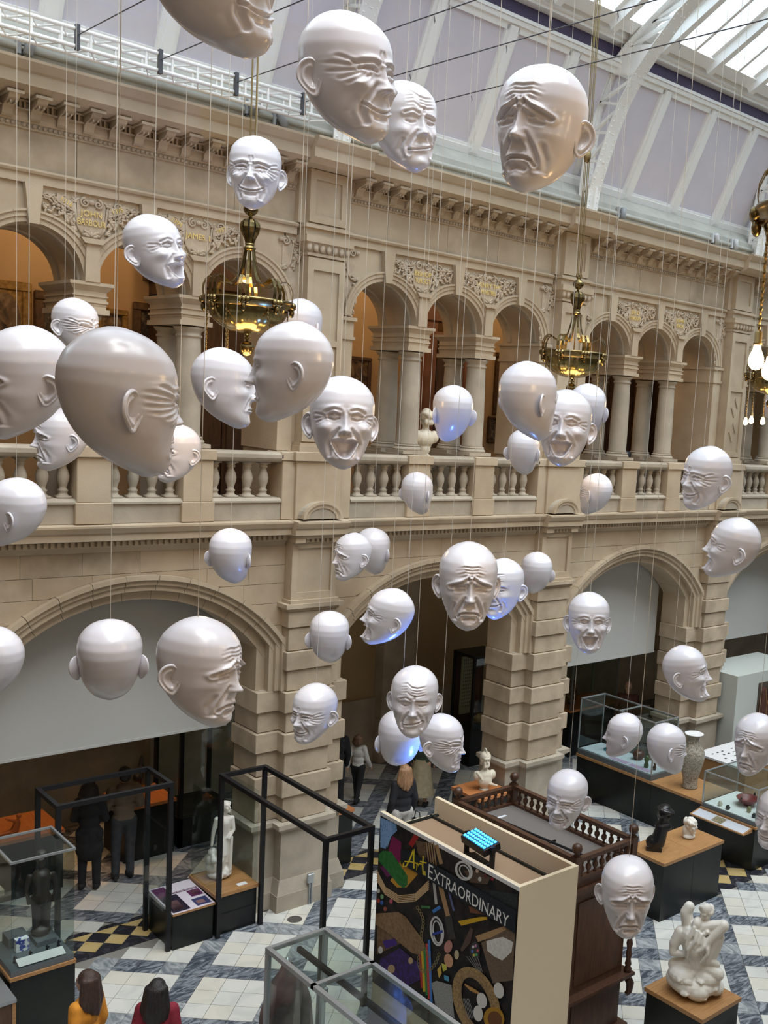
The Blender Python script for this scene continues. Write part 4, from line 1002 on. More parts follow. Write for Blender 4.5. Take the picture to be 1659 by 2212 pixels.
def picture(x, z, w_, h_, fw, fm, cm, lab, oval=False):
    y = 16.2; t = empty('framed_painting', (x, y, z), lab, 'painting', 'gallery paintings')
    for a, b_, c, d in ((x-w_/2-fw, x+w_/2+fw, z+h_/2, z+h_/2+fw), (x-w_/2-fw, x+w_/2+fw, z-h_/2-fw, z-h_/2), (x-w_/2-fw, x-w_/2, z-h_/2, z+h_/2), (x+w_/2, x+w_/2+fw, z-h_/2, z+h_/2)):
        MB().box(a, b_, y-.07, y, c, d).build('frame_side', fm, t, bevel=.015)
    MB().box(x-w_/2, x+w_/2, y-.03, y, z-h_/2, z+h_/2).build('canvas', cm, t)
    if oval:
        MB().prism([(x-w_/2, z-h_/2), (x+w_/2, z-h_/2), (x+w_/2, z+h_/2), (x-w_/2, z+h_/2)], y-.045, y-.031).build('gold_mount', M_gilt, t, fixn=True)
        MB().prism([(x+w_*.46*math.cos(a), z+h_*.46*math.sin(a)) for a in np.linspace(0, 2*PI, 33)[:-1]], y-.05, y-.046).build('oval_picture', cm, t, fixn=True)
picture(4.86, 8.18, .42, .85, .13, M_gilt, M_pb, 'gold framed oval portrait in the left arch', True)
picture(5.62, 8.10, .50, .85, .13, M_dgilt, M_pa, 'dark framed painting left of the first column pair')
picture(6.33, 8.13, .30, .60, .09, M_gilt, M_pb, 'small gilt framed painting right of the first column pair')
picture(7.02, 8.02, .50, 1.05, .12, M_dgilt, M_pa, 'tall dark framed painting in the second arch from the left')
picture(8.52, 7.15, .34, .42, .07, M_dgilt, M_pb, 'small dim picture below the left chandelier')
picture(10.72, 7.75, .42, .75, .07, M_dwood, M_pb, 'dark framed tapestry picture in the first arch of the middle bay')
picture(14.30, 7.95, .42, 1.05, .10, M_dgilt, M_pb, 'tall dark framed flower painting in the third arch of the middle bay')
picture(14.07, 7.02, .26, .42, .06, M_dgilt, M_pa, 'small still life under the tall flower painting')
# ================================================================== CASES, PLINTHS
def on_x(x, y, X):
    d = ray(x, y); return CPOS+d*(X/d.x)
def bars(root, x0, x1, y0, y1, zb, zt, t, m, posts=True, low=True):
    if posts:
        for x in (x0, x1-t):
            for y in (y0, y1-t): MB().box(x, x+t, y, y+t, zb, zt-t).build('post', m, root)
    for z in ([zt-t] + ([zb] if low else [])):
        n = 'top_rail' if z == zt-t else 'bottom_rail'
        MB().box(x0, x1, y0, y0+t, z, z+t).build(n, m, root); MB().box(x0, x1, y1-t, y1, z, z+t).build(n, m, root)
        MB().box(x0, x0+t, y0+t, y1-t, z, z+t).build(n, m, root); MB().box(x1-t, x1, y0+t, y1-t, z, z+t).build(n, m, root)
def panes(root, x0, x1, y0, y1, z0, z1, which='nsewt', g=.006):
    if 's' in which: MB().box(x0, x1, y0, y0+g, z0, z1).build('glass_pane', M_glass, root)
    if 'n' in which: MB().box(x0, x1, y1-g, y1, z0, z1).build('glass_pane', M_glass, root)
    if 'w' in which: MB().box(x0, x0+g, y0+g, y1-g, z0, z1).build('glass_pane', M_glass, root)
    if 'e' in which: MB().box(x1-g, x1, y0+g, y1-g, z0, z1).build('glass_pane', M_glass, root)
    if 't' in which: MB().box(x0+g, x1-g, y0+g, y1-g, z1-g, z1).build('glass_pane', M_glass, root)
# black frame at left
f1 = empty('frame_case', (5.06, 12.93, 0), 'tall black metal display frame with a long narrow top at left', 'case')
bars(f1, 4.34, 5.79, 12.55, 13.31, 0, 2.335, .055, M_black, low=False)
MB().box(5.70, 5.735, 12.60, 13.26, .56, 1.70).build('glass_pane', M_glass, f1)
for k in range(2): MB().cbox((5.06+k*.5, 12.56, 1.2+k*.3), (.03, .02, .06)).build('glass_clip', M_black, f1)
f2 = empty('frame_case', (6.76, 11.2, 0), 'tall black metal display frame running from the pier towards the poster box', 'case')
bars(f2, 6.40, 7.09, 9.90, 12.53, 0, 2.335, .055, M_black, low=False)
# info plinth and statue plinth
ip = empty('info_plinth', (6.1, 12.9, 0), 'low black plinth with a sloping purple photo panel on top', 'plinth')
MB().box(5.81, 6.38, 12.54, 13.3, 0, .50).build('plinth_body', M_blackp, ip, bevel=.006)
pn = MB().add([(5.80, 12.52, .52), (6.39, 12.52, .52), (6.39, 13.3, .56), (5.80, 13.3, .56), (5.80, 12.52, .50), (6.39, 12.52, .50), (6.39, 13.3, .50), (5.80, 13.3, .50)], [(0, 1, 2, 3), (4, 7, 6, 5), (0, 4, 5, 1), (1, 5, 6, 2), (2, 6, 7, 3), (3, 7, 4, 0)]).build('photo_panel', mat('panel_white', (.60, .55, .62), .4), ip)
def pz(y): return .5225+.04*(y-12.52)/.78
M_pm = mat('panel_plum', (.10, .02, .08), .4); M_pk = mat('panel_black', (.02, .015, .03), .4); M_ps = mat('panel_skin', (.40, .22, .22), .4); M_pv = mat('panel_blueblack', (.03, .04, .12), .4)
for (a, b, c, d, m) in ((5.82, 6.06, 12.55, 13.0, M_pk), (5.86, 6.00, 12.60, 12.85, M_ps), (5.82, 6.0, 13.0, 13.27, M_pm), (6.0, 6.37, 13.02, 13.06, M_pm), (6.16, 6.36, 12.56, 12.76, M_pv), (6.19, 6.30, 12.60, 12.70, M_ps), (6.20, 6.37, 12.82, 13.0, M_pm), (6.23, 6.34, 12.85, 12.97, M_ps)):
    MB().add([(a, c, pz(c)+.001), (b, c, pz(c)+.001), (b, d, pz(d)+.001), (a, d, pz(d)+.001)], [(0, 1, 2, 3)]).build('printed_photo', m, pn)
text('lettering', 'The Body Beautiful', .045, M_label, pn, Matrix.Translation((6.18, 13.04, pz(13.04)+.002)), .0005)
MB().box(5.80, 6.39, 12.515, 12.535, .49, .52).build('wood_edge', M_wood, ip)
st = empty('statue_case', (6.72, 12.9, 0), 'black plinth with oak top and glass sides around the standing white figure', 'case')
MB().box(6.42, 7.03, 12.56, 13.32, 0, .55).build('plinth_body', M_blackp, st, bevel=.006); MB().box(6.40, 7.05, 12.54, 13.34, .55, .60).build('oak_top', M_wood, st)
MB().box(6.44, 7.01, 12.545, 12.56, .05, .30).build('front_panel', M_black, st)
panes(st, 6.42, 7.03, 12.57, 13.32, .60, 1.95, 'nwe')
MB().box(6.78, 6.92, 12.62, 12.70, .601, .606).build('label_card', M_label, st)
# case A
ca = empty('glass_case', (3.9, 12.06, 0), 'glass case on a black plinth holding a dark carved figure, lower left', 'case')
MB().box(3.56, 4.25, 11.67, 12.45, 0, .76).build('plinth_body', M_blackp, ca); MB().box(3.55, 4.26, 11.66, 12.46, .76, .80).build('wood_edge', M_wood, ca)
MB().box(3.57, 4.24, 11.68, 12.44, .80, .87).build('grey_tray', mat('grey_tray', (.10, .115, .125), .4), ca)
panes(ca, 3.57, 4.24, 11.68, 12.44, .87, 2.13, 'nsewt'); bars(ca, 3.56, 4.25, 11.67, 12.45, .87, 2.15, .025, M_steel, posts=False, low=False)
MB().box(3.70, 3.92, 12.20, 12.42, .87, .99).build('figure_stand', MATS['grey_tray'], ca); MB().box(3.96, 4.18, 12.05, 12.38, .87, .93).build('figure_stand', MATS['grey_tray'], ca)
lb = MB().add([(3.66, 11.70, .89), (4.16, 11.70, .89), (4.16, 11.82, .93), (3.66, 11.82, .93)], [(0, 1, 2, 3)]).build('label_strip', M_label, ca)
bx = tag(MB().box(3.74, 3.88, 12.06, 12.14, .872, 1.02).build('photo_block', mat('blue_white_print', (.03, .06, .35), .4, col2=(.75, .78, .8), scale=22, lo=.45, hi=.5)), 'small blue and white picture block beside the dark figure', 'picture')
for k, (x, y) in enumerate(((3.66, 11.86), (3.83, 11.88), (4.02, 11.90), (4.16, 11.94))):
    tag(MB().lathe([(.014, 0), (.02, .01), (.01, .03), (.016, .05), (.012, .07), (.002, .085)], 8).box(-.005, .025, -.006, .006, .045, .062).build('small_bronze', M_black, None, (x, y, .872), smooth=True), ['tiny dark bronze at the left end of the label strip', 'tiny dark bronze second from left above the label strip', 'tiny dark bronze third from left above the label strip', 'tiny dark bronze at the right end of the label strip'][k], 'figurine', 'tiny bronzes in a row')
sd = empty('wooden_stand', (3.3, 11.6, 0), 'brown wooden stand end cut by the left edge beside the glass case', 'stand')
MB().box(3.0, 3.50, 11.35, 12.2, 0, .70).build('stand_body', M_dwood, sd); MB().box(2.98, 3.52, 11.33, 12.22, .70, .74).build('stand_top', M_steel, sd); MB().box(3.48, 3.515, 11.34, 11.40, 0, .70).build('stand_leg', M_wood, sd)
# grey foreground case
gc = empty('glass_case', (5.22, 7.2, 0), 'long grey framed glass case in the foreground below the poster', 'case')
x0, x1, y0, y1, zt = 4.88, 5.56, 5.3, 8.52, 2.1
MB().box(x0, x1, y0, y1, 0, .12).build('base', M_blackp, gc)
bars(gc, x0, x1, y0, y1, .12, zt, .045, M_steel, posts=True, low=False)
MB().box(x0, x1, 7.65, 7.695, zt-.045, zt).build('cross_rail', M_steel, gc)
MB().box((x0+x1)/2-.02, (x0+x1)/2+.02, y0+.05, y1-.05, zt-.13, zt-.08).build('light_bar', M_black, gc)
panes(gc, x0+.01, x1-.01, y0+.01, y1-.01, .12, zt-.01, 'nsewt')
MB().box(x0+.05, x1-.05, y0+.05, 7.60, .12, .40).build('oak_floor', M_wood, gc)
MB().box(x1-.10, x1-.06, y0+.05, 7.60, .40, 1.75).build('back_panel', mat('lilac_grey_board', (.36, .35, .42), .7), gc)
for k in range(3):
    pc = MB().box(x1-.125, x1-.10, 6.9-k*.5-.16, 6.9-k*.5+.16, 1.05, 1.50); o = pc.build('small_picture', M_wood, gc)
    MB().box(x1-.13, x1-.125, 6.9-k*.5-.13, 6.9-k*.5+.13, 1.08, 1.47).build('picture_sheet', mat('grey_sheet%d' % k, (.20, .19, .15), .6), o)
MB().box(x0+.35, x0+.37, 7.0, 7.45, .40, 1.1).build('label_board', M_label, gc)
tag(MB().tube([(x0+.12, 7.62, zt-.18), (x0+.12, 7.62, zt-.05)], .02, 8).build('case_lamp', M_steel), 'small chrome lamp under the cross rail of the foreground case', 'lamp')
# robe figure inside: headless draped garment on a stand
rb = MB()
prof = [(.16, 0), (.17, .3), (.16, .6), (.15, .85), (.17, 1.05), (.15, 1.25), (.07, 1.36), (.05, 1.42)]
seg = 40
for i in range(seg):
    a = 2*PI*i/seg
    for r, z in prof: rb.v.append((r*1.15*(1+.10*math.sin(7*a+z*3)*(z < 1.2))*math.cos(a), r*.8*(1+.08*math.sin(5*a))*math.sin(a), z))
n = len(prof)
for i in range(seg):
    j = (i+1) % seg
    for k in range(n-1): rb.f.append((i*n+k, j*n+k, j*n+k+1, i*n+k+1))
RP = on_z(622, 2048, 1.60); RP = (RP.x, RP.y, 0)
rt = empty('robe', RP, 'dark brown draped robe on a stand behind the foreground glass case', 'garment')
rb.build('robe_body', mat('robe_cloth', (.085, .055, .05), .8, col2=(.16, .11, .10), scale=6), rt, RP, smooth=True)
for s in (-1, 1): MB().tube([(s*.13, 0, 1.24), (s*.22, .0, .95), (s*.24, -.02, .6), (s*.24, -.03, .35)], [.06, .075, .09, .11], 12).build('sleeve', MATS['robe_cloth'], rt, RP, smooth=True)
MB().lathe([(.05, 1.38), (.035, 1.45), (.002, 1.50)], 12).build('neck_stand', M_steel, rt, RP, smooth=True)
# ------------------------------------------------------------------ poster box
AX0, AX1, AY0, AY1, AZ = 7.16, 8.04, 7.39, 9.90, 2.5
pb = empty('poster_box', ((AX0+AX1)/2, (AY0+AY1)/2, 0), 'tall cream box with a craft collage poster on its front', 'display')
MB().box(AX0, AX0+.05, AY0, AY1, 0, AZ).build('front_board', M_cream, pb); MB().box(AX1-.05, AX1, AY0, AY1, 0, AZ).build('rear_board', M_cream, pb)
MB().box(AX0+.05, AX1-.05, AY0, AY0+.05, 0, AZ).build('end_board', M_cream, pb); MB().box(AX0+.05, AX1-.05, AY1-.05, AY1, 0, 2.28).build('end_board', M_cream, pb)
MB().box(AX0+.05, AX1-.05, AY0+.05, AY1-.05, 2.24, 2.28).build('sunken_top', mat('brown_board', (.27, .18, .11), .7), pb)
MB().box(AX1-.16, AX1-.13, AY0+.05, AY1-.05, 2.28, 2.31).build('grey_batten', M_blackp, pb); MB().box(AX0+.05, AX1-.05, AY1-.10, AY1-.05, 2.28, 2.30).build('grey_batten', M_blackp, pb)
MB().box(AX0-.006, AX0, AY0, AY1, AZ-.045, AZ).build('white_edge', M_label, pb)
poster = MB().box(AX0-.004, AX0, AY0+.005, AY1-.005, .3, AZ-.05).build('poster', mat('poster_black', (.008, .008, .010), .6, spec=.2, col2=(.03, .022, .018), scale=9), pb)
_layer = [0]
def pc_(pts): return [on_x(800+a/2.765, 1700+b/2.765, AX0-.004) for a, b in pts]
def ink(pts, col, name='print', c2=None, sc=20):
    P_ = [(p.y, p.z) for p in pc_(pts)]
    P_ = [(min(max(a, AY0+.006), AY1-.006), min(b, AZ-.052)) for a, b in P_]
    _layer[0] += 1; x = AX0-.0042-.00012*_layer[0]
    k = 'ink_%d' % _layer[0]
    return MB().prism(P_, x, x+.00008, 'x').build(name, mat(k, col, .6, col2=c2, scale=sc, spec=.2), poster, fixn=True)
def ring(cx, cy, rx, ry, wd, col, a0=0, a1=2*PI, name='print', rot=0, c2=None):
    A_ = np.linspace(a0, a1, 33); c, s = math.cos(rot), math.sin(rot)
    def q(r1, r2, a): u, v = r1*math.cos(a), r2*math.sin(a); return (cx+u*c-v*s, cy+u*s+v*c)
    out = [q(rx, ry, a) for a in A_]; inn = [q(rx-wd, ry-wd, a) for a in A_]
    m = MB(); P_ = [(p.y, p.z) for p in pc_(out)]; Q_ = [(p.y, p.z) for p in pc_(inn)]
    _layer[0] += 1; x = AX0-.0042-.00012*_layer[0]; n = len(P_)
    m.add([(x, *p) for p in P_]+[(x, *p) for p in Q_], [(i, i+1, n+i+1, n+i) for i in range(n-1)])
    return m.build(name, mat('ink_%d' % _layer[0], col, .6, col2=c2, scale=40, spec=.2), poster)
def oval(cx, cy, rx, ry, col, rot=0, name='print'):
    c, s = math.cos(rot), math.sin(rot)
    return ink([(cx+rx*math.cos(a)*c-ry*math.sin(a)*s, cy+rx*math.cos(a)*s+ry*math.sin(a)*c) for a in np.linspace(0, 2*PI, 17)[:-1]], col, name)
def stroke(pts, wd, col, name='print'):
    pts = [Vector(p) for p in pts]; L_, R_ = [], []
    for i, p in enumerate(pts):
        t = (pts[min(i+1, len(pts)-1)]-pts[max(i-1, 0)]).normalized(); nrm_ = Vector((-t.y, t.x))*wd/2; L_.append(p+nrm_); R_.append(p-nrm_)
    m = MB(); A_ = [(p.y, p.z) for p in pc_(L_)]; B_ = [(p.y, p.z) for p in pc_(R_)]; _layer[0] += 1; x = AX0-.0042-.00012*_layer[0]; n = len(A_)
    m.add([(x, *p) for p in A_]+[(x, *p) for p in B_], [(i, i+1, n+i+1, n+i) for i in range(n-1)]); return m.build(name, mat('ink_%d' % _layer[0], col, .6, spec=.2), poster)
ink([(40, 760), (150, 745), (200, 770), (250, 880), (190, 930), (40, 1000)], (.14, .08, .04), c2=(.22, .14, .08))
ink([(60, 180), (155, 215), (160, 260), (120, 300), (90, 370), (60, 360)], (.10, .24, .55), c2=(.30, .50, .80), sc=60)
for k in range(6): stroke([(70+k*12, 200), (80+k*10, 270), (60+k*8, 330+k*6)], 5, (.28, .48, .80))
ink([(130, 290), (185, 330), (182, 430), (150, 500), (100, 420)], (.22, .015, .09)); ink([(60, 480), (110, 450), (140, 520), (100, 540)], (.14, .02, .10))
ink([(120, 560), (180, 440), (285, 520), (215, 600), (160, 600)], (.55, .28, .03))
ink([(52, 400), (75, 380), (125, 385), (222, 530), (222, 585), (200, 605), (170, 585), (50, 440)], (.02, .13, .025), c2=(.04, .20, .05))
ink([(228, 340), (262, 270), (292, 285), (252, 362)], (.35, .02, .02)); ink([(270, 320), (330, 330), (335, 470), (290, 420)], (.10, .06, .03), c2=(.18, .11, .06), sc=60)
for k in range(5): stroke([(40, 500+k*14), (90, 600+k*10), (170, 650+k*10), (270, 640+k*10), (350, 560+k*12)], 7, (.62, .43, .24))
for k in range(4): stroke([(335+k*14, 330), (352+k*14, 470)], 8, (.36, .23, .11))
stroke([(395, 345), (425, 460)], 22, (.40, .25, .12)); stroke([(380, 560), (395, 700)], 16, (.5, .5, .48)); stroke([(420, 590), (465, 770)], 26, (.42, .26, .13)); stroke([(465, 770), (490, 910)], 42, (.05, .045, .04)); stroke([(470, 620), (500, 740)], 12, (.12, .14, .3))
ink([(560, 500), (640, 500), (720, 540), (700, 580), (600, 570)], (.10, .065, .045)); ring(560, 500, 50, 62, 14, (.62, .62, .60), rot=-.5); ring(565, 505, 30, 45, 8, (.62, .62, .60), rot=-.5)
ink([(500, 580), (880, 640), (880, 760), (500, 660)], (.018, .02, .022), c2=(.035, .04, .045), sc=50)
for (a, b, c) in ((640, 500, (.5, .35, .25)), (655, 550, (.5, .5, .45)), (690, 530, (.12, .03, .03)), (730, 545, (.3, .03, .04)), (50, 620, (.6, .58, .5)), (72, 655, (.2, .4, .2)), (50, 678, (.4, .06, .05)), (70, 690, (.05, .12, .4)), (90, 728, (.35, .1, .08)), (125, 682, (.5, .1, .15))): oval(a, b, 10, 14, c)
ink([(525, 800), (660, 775), (700, 775), (700, 790), (545, 828)], (.62, .38, .02)); ink([(590, 710), (720, 740), (730, 770), (600, 750)], (.20, .08, .04))
ink([(630, 890), (800, 830), (835, 862), (645, 925)], (.42, .26, .13)); ink([(665, 930), (870, 820), (862, 1160), (735, 1172), (700, 1060)], (.13, .085, .055), c2=(.20, .14, .10), sc=90)
ink([(695, 920), (745, 905), (795, 895), (855, 925), (845, 985), (790, 1035), (740, 1010), (700, 975)], (.62, .60, .56), c2=(.75, .73, .70), sc=30)
ink([(540, 970), (600, 840), (618, 850), (600, 930), (550, 985)], (.10, .06, .05)); ring(400, 860, 42, 90, 12, (.62, .62, .62), rot=-.12); ring(402, 865, 28, 70, 8, (.66, .66, .66), rot=-.12); stroke([(375, 880), (435, 860)], 16, (.03, .06, .35)); stroke([(375, 745), (420, 715)], 20, (.05, .20, .55)); stroke([(305, 715), (360, 718)], 16, (.06, .18, .06))
ink([(35, 755), (170, 745), (215, 775), (300, 890), (330, 940), (325, 1012), (250, 990), (120, 880), (35, 820)], (.20, .115, .055), c2=(.30, .19, .10), sc=30)
ink([(75, 920), (150, 905), (165, 940), (95, 965)], (.06, .025, .22)); ink([(60, 1030), (180, 960), (300, 1060), (300, 1150), (200, 1200), (60, 1100)], (.06, .025, .20), c2=(.03, .018, .05), sc=20)
for k, c in enumerate(((.45, .04, .03), (.60, .42, .03), (.04, .22, .06), (.50, .06, .05), (.06, .20, .55))): stroke([(298+k*14, 1000-k*22), (312+k*14, 1200+k*22)], 14, c)
for k in range(16): ring(285+18*math.sin(k*.45)+k*4, 720+k*19, 9, 12, 4, (.28, .22, .10))
for k in range(14): a = k/13*PI*.95; ring(355-70*math.cos(a+.4)*-.9, 1000+100*math.sin(a), 9, 12, 4, (.24, .20, .10))
oval(470, 952, 24, 38, (.52, .24, .20), .2); oval(472, 1035, 26, 42, (.60, .33, .20), -.2); oval(520, 1000, 14, 28, (.55, .46, .30)); oval(65, 972, 14, 22, (.6, .6, .58)); oval(245, 1035, 14, 20, (.5, .36, .2)); oval(130, 1085, 22, 26, (.42, .30, .18))
ring(630, 975, 30, 52, 30, (.05, .05, .05))
for k, c in enumerate(((.5, .1, .1), (.1, .4, .15), (.6, .5, .1), (.1, .2, .6), (.6, .6, .6), (.5, .2, .4))): oval(630+16*math.cos(k), 975+30*math.sin(k), 7, 9, c)
for k in range(5): stroke([(580+k*16, 1010), (650+k*6, 1100)], 3, (.3, .3, .3))
ink([(405, 1090), (425, 1060), (432, 1110), (415, 1140)], (.62, .40, .08)); ink([(430, 1050), (460, 1060), (462, 1090), (440, 1100)], (.60, .55, .1)); ink([(445, 1120), (475, 1130), (475, 1160), (448, 1150)], (.08, .30, .5))
ink([(370, 1170), (400, 1155), (490, 1180), (508, 1380), (395, 1300)], (.22, .22, .22), c2=(.36, .36, .35), sc=70)
for k in range(3): ring(640, 1290, 118+k*16-20, 215+k*22-30, 22, (.36+.05*k, .24+.03*k, .12), rot=-.35, c2=(.22, .14, .07))
for k in range(5): stroke([(570+k*14, 1175+k*8), (610+k*14, 1215+k*6)], 10, (.50, .26, .08))
for k in range(5): stroke([(560+k*8, 1260), (590+k*10, 1380)], 3, (.35, .35, .36))
oval(672, 1272, 30, 48, (.66, .64, .60), -.2); oval(650, 1350, 28, 48, (.68, .66, .62), -.1); oval(774, 1212, 30, 48, (.70, .68, .64), -.2); oval(745, 1380, 62, 70, (.42, .22, .02), -.3); oval(750, 1385, 42, 50, (.16, .06, .02), -.3)
bandp = ink([(187, 372), (240, 378), (878, 738), (872, 872), (340, 545), (187, 455)], (.016, .020, .026), 'title_band')
Mx = Matrix(((0, 0, -1, 0), (-1, 0, 0, 0), (0, 1, 0, 0), (0, 0, 0, 1)))   # text x -> -Y, text y -> +Z, facing -X
M_txt = mat('title_white', (.82, .82, .80), .4); M_yel = mat('title_yellow', (.80, .62, .03), .4)
pA, pB = pc_([(352, 500), (832, 800)]); xT = AX0-.0042-.00012*(_layer[0]+2)
ln = abs(pB.y-pA.y)
tl = math.atan2(pB.z-pA.z, ln)
def title(str_, x0, x1, sy):
    tt = text('title_lettering', str_, .20, M_txt, poster, Matrix.Identity(4), .0003, 'LEFT')
    xs_ = [v.co.x for v in tt.data.vertices]; w0, w1 = min(xs_), max(xs_); y0_ = min(v.co.y for v in tt.data.vertices)
    k_ = (x1-x0)/math.cos(tl)/(w1-w0)
    tt.data.transform(Matrix.Translation((xT, pA.y-x0, pA.z-.075+math.tan(tl)*x0)) @ Mx @ Matrix.Rotation(tl, 4, 'Z') @ Matrix.Diagonal((k_, sy, 1, 1)) @ Matrix.Translation((-w0, -y0_, 0)))
title('E', 0, ln*.060, 1.22); title('XTRAORDINARY', ln*.072, ln, 1.0)
def ystroke(pts, wd):
    stroke([(205+(a)*1.0, 380+b) for a, b in pts], wd, (.80, .62, .03), 'script_lettering')
ystroke([(0, 70), (-2, 92), (15, 92), (38, 50), (58, -5), (62, -12), (60, 40), (62, 105)], 9); ystroke([(5, 62), (50, 66), (78, 74)], 7)
ystroke([(82, 70), (80, 118), (84, 90), (95, 74), (108, 80)], 8); ystroke([(118, 30), (114, 90), (118, 140), (130, 146), (126, 120)], 8); ystroke([(98, 62), (138, 72)], 7)
# floodlight on the box
fd = empty('floodlight', (7.5, 8.45, 2.28), 'black LED floodlight with glowing blue lamps on top of the poster box', 'floodlight')
Lp = on_z(1037, 1812, 2.58)
Rf = Matrix.Translation((Lp.x, Lp.y, 2.58)) @ Matrix.Rotation(math.radians(-97), 4, 'Z') @ Matrix.Rotation(math.radians(14), 4, 'X')
def tf(mb, Mx_): mb.v = [tuple(Mx_ @ Vector(v)) for v in mb.v]; return mb
tf(MB().box(-.24, .24, -.115, .115, -.09, 0), Rf).build('lamp_housing', M_black, fd, bevel=.008)
M_led = mat('blue_led', (.1, .5, .9), .3, emit=(.02, .30, .95), estr=5)
face_ = tf(MB().box(-.225, .225, -.10, .10, .0, .004), Rf).build('lamp_face', mat('led_board', (.01, .05, .10), .3), fd)
for i in range(9):
    for j in range(4): tf(MB().lathe([(.018, .004), (.018, .010), (.010, .016), (.001, .017)], 10, (-.20+i*.05, -.075+j*.05, 0)), Rf).build('led', M_led, face_)
Rb = Matrix.Translation((Lp.x, Lp.y, 2.28)) @ Matrix.Rotation(math.radians(-97), 4, 'Z')
tf(MB().box(-.18, .18, -.06, .06, 0, .07), Rb).build('lamp_base', M_black, fd, bevel=.008)
for s in (-1, 1): tf(MB().box(s*.262-.012, s*.262+.012, -.03, .03, .02, .30), Rb).build('yoke_arm', M_black, fd); tf(MB().tube([(s*.24, 0, .26), (s*.29, 0, .26)], .03, 12), Rb).build('yoke_knob', M_black, fd)
tf(MB().box(-.26, .26, -.03, .03, .02, .05), Rb).build('yoke_bar', M_black, fd)
ld = bpy.data.lights.new('blue_beam', 'AREA'); ld.shape = 'RECTANGLE'; ld.size = .42; ld.size_y = .18; ld.energy = 26; ld.color = (.10, .28, 1.0); ld.spread = math.radians(75)
lo = bpy.data.objects.new('blue_beam', ld); COL.objects.link(lo); lo.matrix_world = Rf @ Matrix.Translation((0, 0, .022)) @ Matrix.Rotation(PI, 4, 'X')
# ------------------------------------------------------------------ wooden cabinet
CX0, CX1, CY0, CY1 = 8.14, 9.18, 7.52, 9.72
cb = empty('wooden_cabinet', (8.66, 8.62, 0), 'dark wooden cabinet topped by a turned balustrade with ball finials', 'cabinet')
MB().box(CX0+.05, CX1-.05, CY0+.05, CY1-.05, 0, 2.20).build('cabinet_body', M_dwood, cb)
M_cab = mat('walnut', (.050, .022, .013), .4, col2=(.085, .038, .02), scale=5, stretch=(6, 6, .8))
for (z0, z1, e) in ((0, .14, .06), (.72, .76, .05), (.76, .80, .09), (2.0, 2.06, .02), (2.06, 2.12, .05), (2.12, 2.22, .0)):
    MB().box(CX0-e+.02, CX1+e-.02, CY0-e+.02, CY1+e-.02, z0, z1).build('cabinet_moulding', M_cab, cb)
for (a, b) in ((.18, .68), (.90, 1.92)):
    for k in range(1): MB().box(CX0+.14, CX1-.14, CY0+.035, CY0+.05, a, b).build('cabinet_panel', M_cab, cb)
    for k in range(2): MB().box(CX1-.05, CX1-.035, CY0+.15+k*1.05, CY0+1.05+k*1.05, a, b).build('cabinet_panel', M_cab, cb)
cl = [(.045, .80), (.05, .84), (.03, .87)]
for k in range(8): cl += [(.042, .90+k*.13), (.028, .96+k*.13)]
cl += [(.045, 1.95), (.05, 2.0)]
MB().lathe(cl, 12, (CX1+.01, CY0+.0, 0)).build('corner_column', M_cab, cb, smooth=True)
MB().tube([(CX1+.03, CY0-.0, .70), (CX1+.08, CY0-.0, .62), (CX1+.07, CY0, .52), (CX1+.02, CY0, .50)], [.05, .05, .04, .03], 8).build('scroll_bracket', M_cab, cb, smooth=True)
MB().box(CX0+.05, CX1-.05, CY0+.05, CY1-.05, 2.20, 2.225).build('cabinet_top', mat('grey_lining', (.14, .125, .115), .7), cb)
M_tape = mat('white_tape', (.62, .64, .68), .5)
for (a, b, c, d) in ((8.42, 8.46, 8.5, 9.45), (8.42, 8.80, 9.41, 9.45), (8.42, 8.46, 7.75, 8.40), (8.42, 8.62, 8.36, 8.40), (8.25, 8.42, 8.42, 8.46), (8.25, 8.40, 8.52, 8.56)): MB().box(a, b, c, d, 2.225, 2.229).build('tape_strip', M_tape, cb)
MB().tube([(8.62, 9.5, 2.24), (8.62, 9.25, 2.24), (8.66, 8.7, 2.24), (8.70, 8.2, 2.24), (8.74, 7.75, 2.24)], .012, 6).build('cable_conduit', M_black, cb); MB().box(8.55, 8.75, 8.45, 8.47, 2.23, 2.25).build('cable_conduit', M_black, cb)
t_ = .07
for (a, b, c, d) in ((CX0, CX1, CY0, CY0+t_), (CX0, CX1, CY1-t_, CY1), (CX0, CX0+t_, CY0+t_, CY1-t_), (CX1-t_, CX1, CY0+t_, CY1-t_)):
    MB().box(a, b, c, d, 2.44, 2.49).build('gallery_rail', M_cab, cb); MB().box(a, b, c, d, 2.22, 2.26).build('gallery_kerb', M_cab, cb)
gbm = MB().lathe([(.018, .0), (.018, .02), (.012, .03), (.034, .07), (.034, .10), (.014, .13), (.022, .15), (.018, .185)], 10).mesh('gallery_baluster', M_cab, True)
for k in range(17): inst('gallery_baluster', gbm, cb, (CX1-t_/2, CY0+.15+k*.118, 2.257))
for k in range(8):
    inst('gallery_baluster', gbm, cb, (CX0+.13+k*.112, CY0+t_/2, 2.257)); inst('gallery_baluster', gbm, cb, (CX0+.13+k*.112, CY1-t_/2, 2.257))
for k in range(17): inst('gallery_baluster', gbm, cb, (CX0+t_/2, CY0+.15+k*.118, 2.257))
for x in (CX0+.04, CX1-.04):
    for y in (CY0+.04, CY1-.04):
        MB().box(x-.045, x+.045, y-.045, y+.045, 2.2, 2.51).build('corner_post', M_cab, cb); MB().lathe([(.03, 2.51), (.045, 2.52), (.02, 2.535), (.05, 2.56), (.062, 2.60), (.05, 2.64), (.02, 2.66)], 14, (x, y, 0)).build('ball_finial', M_cab, cb, smooth=True)
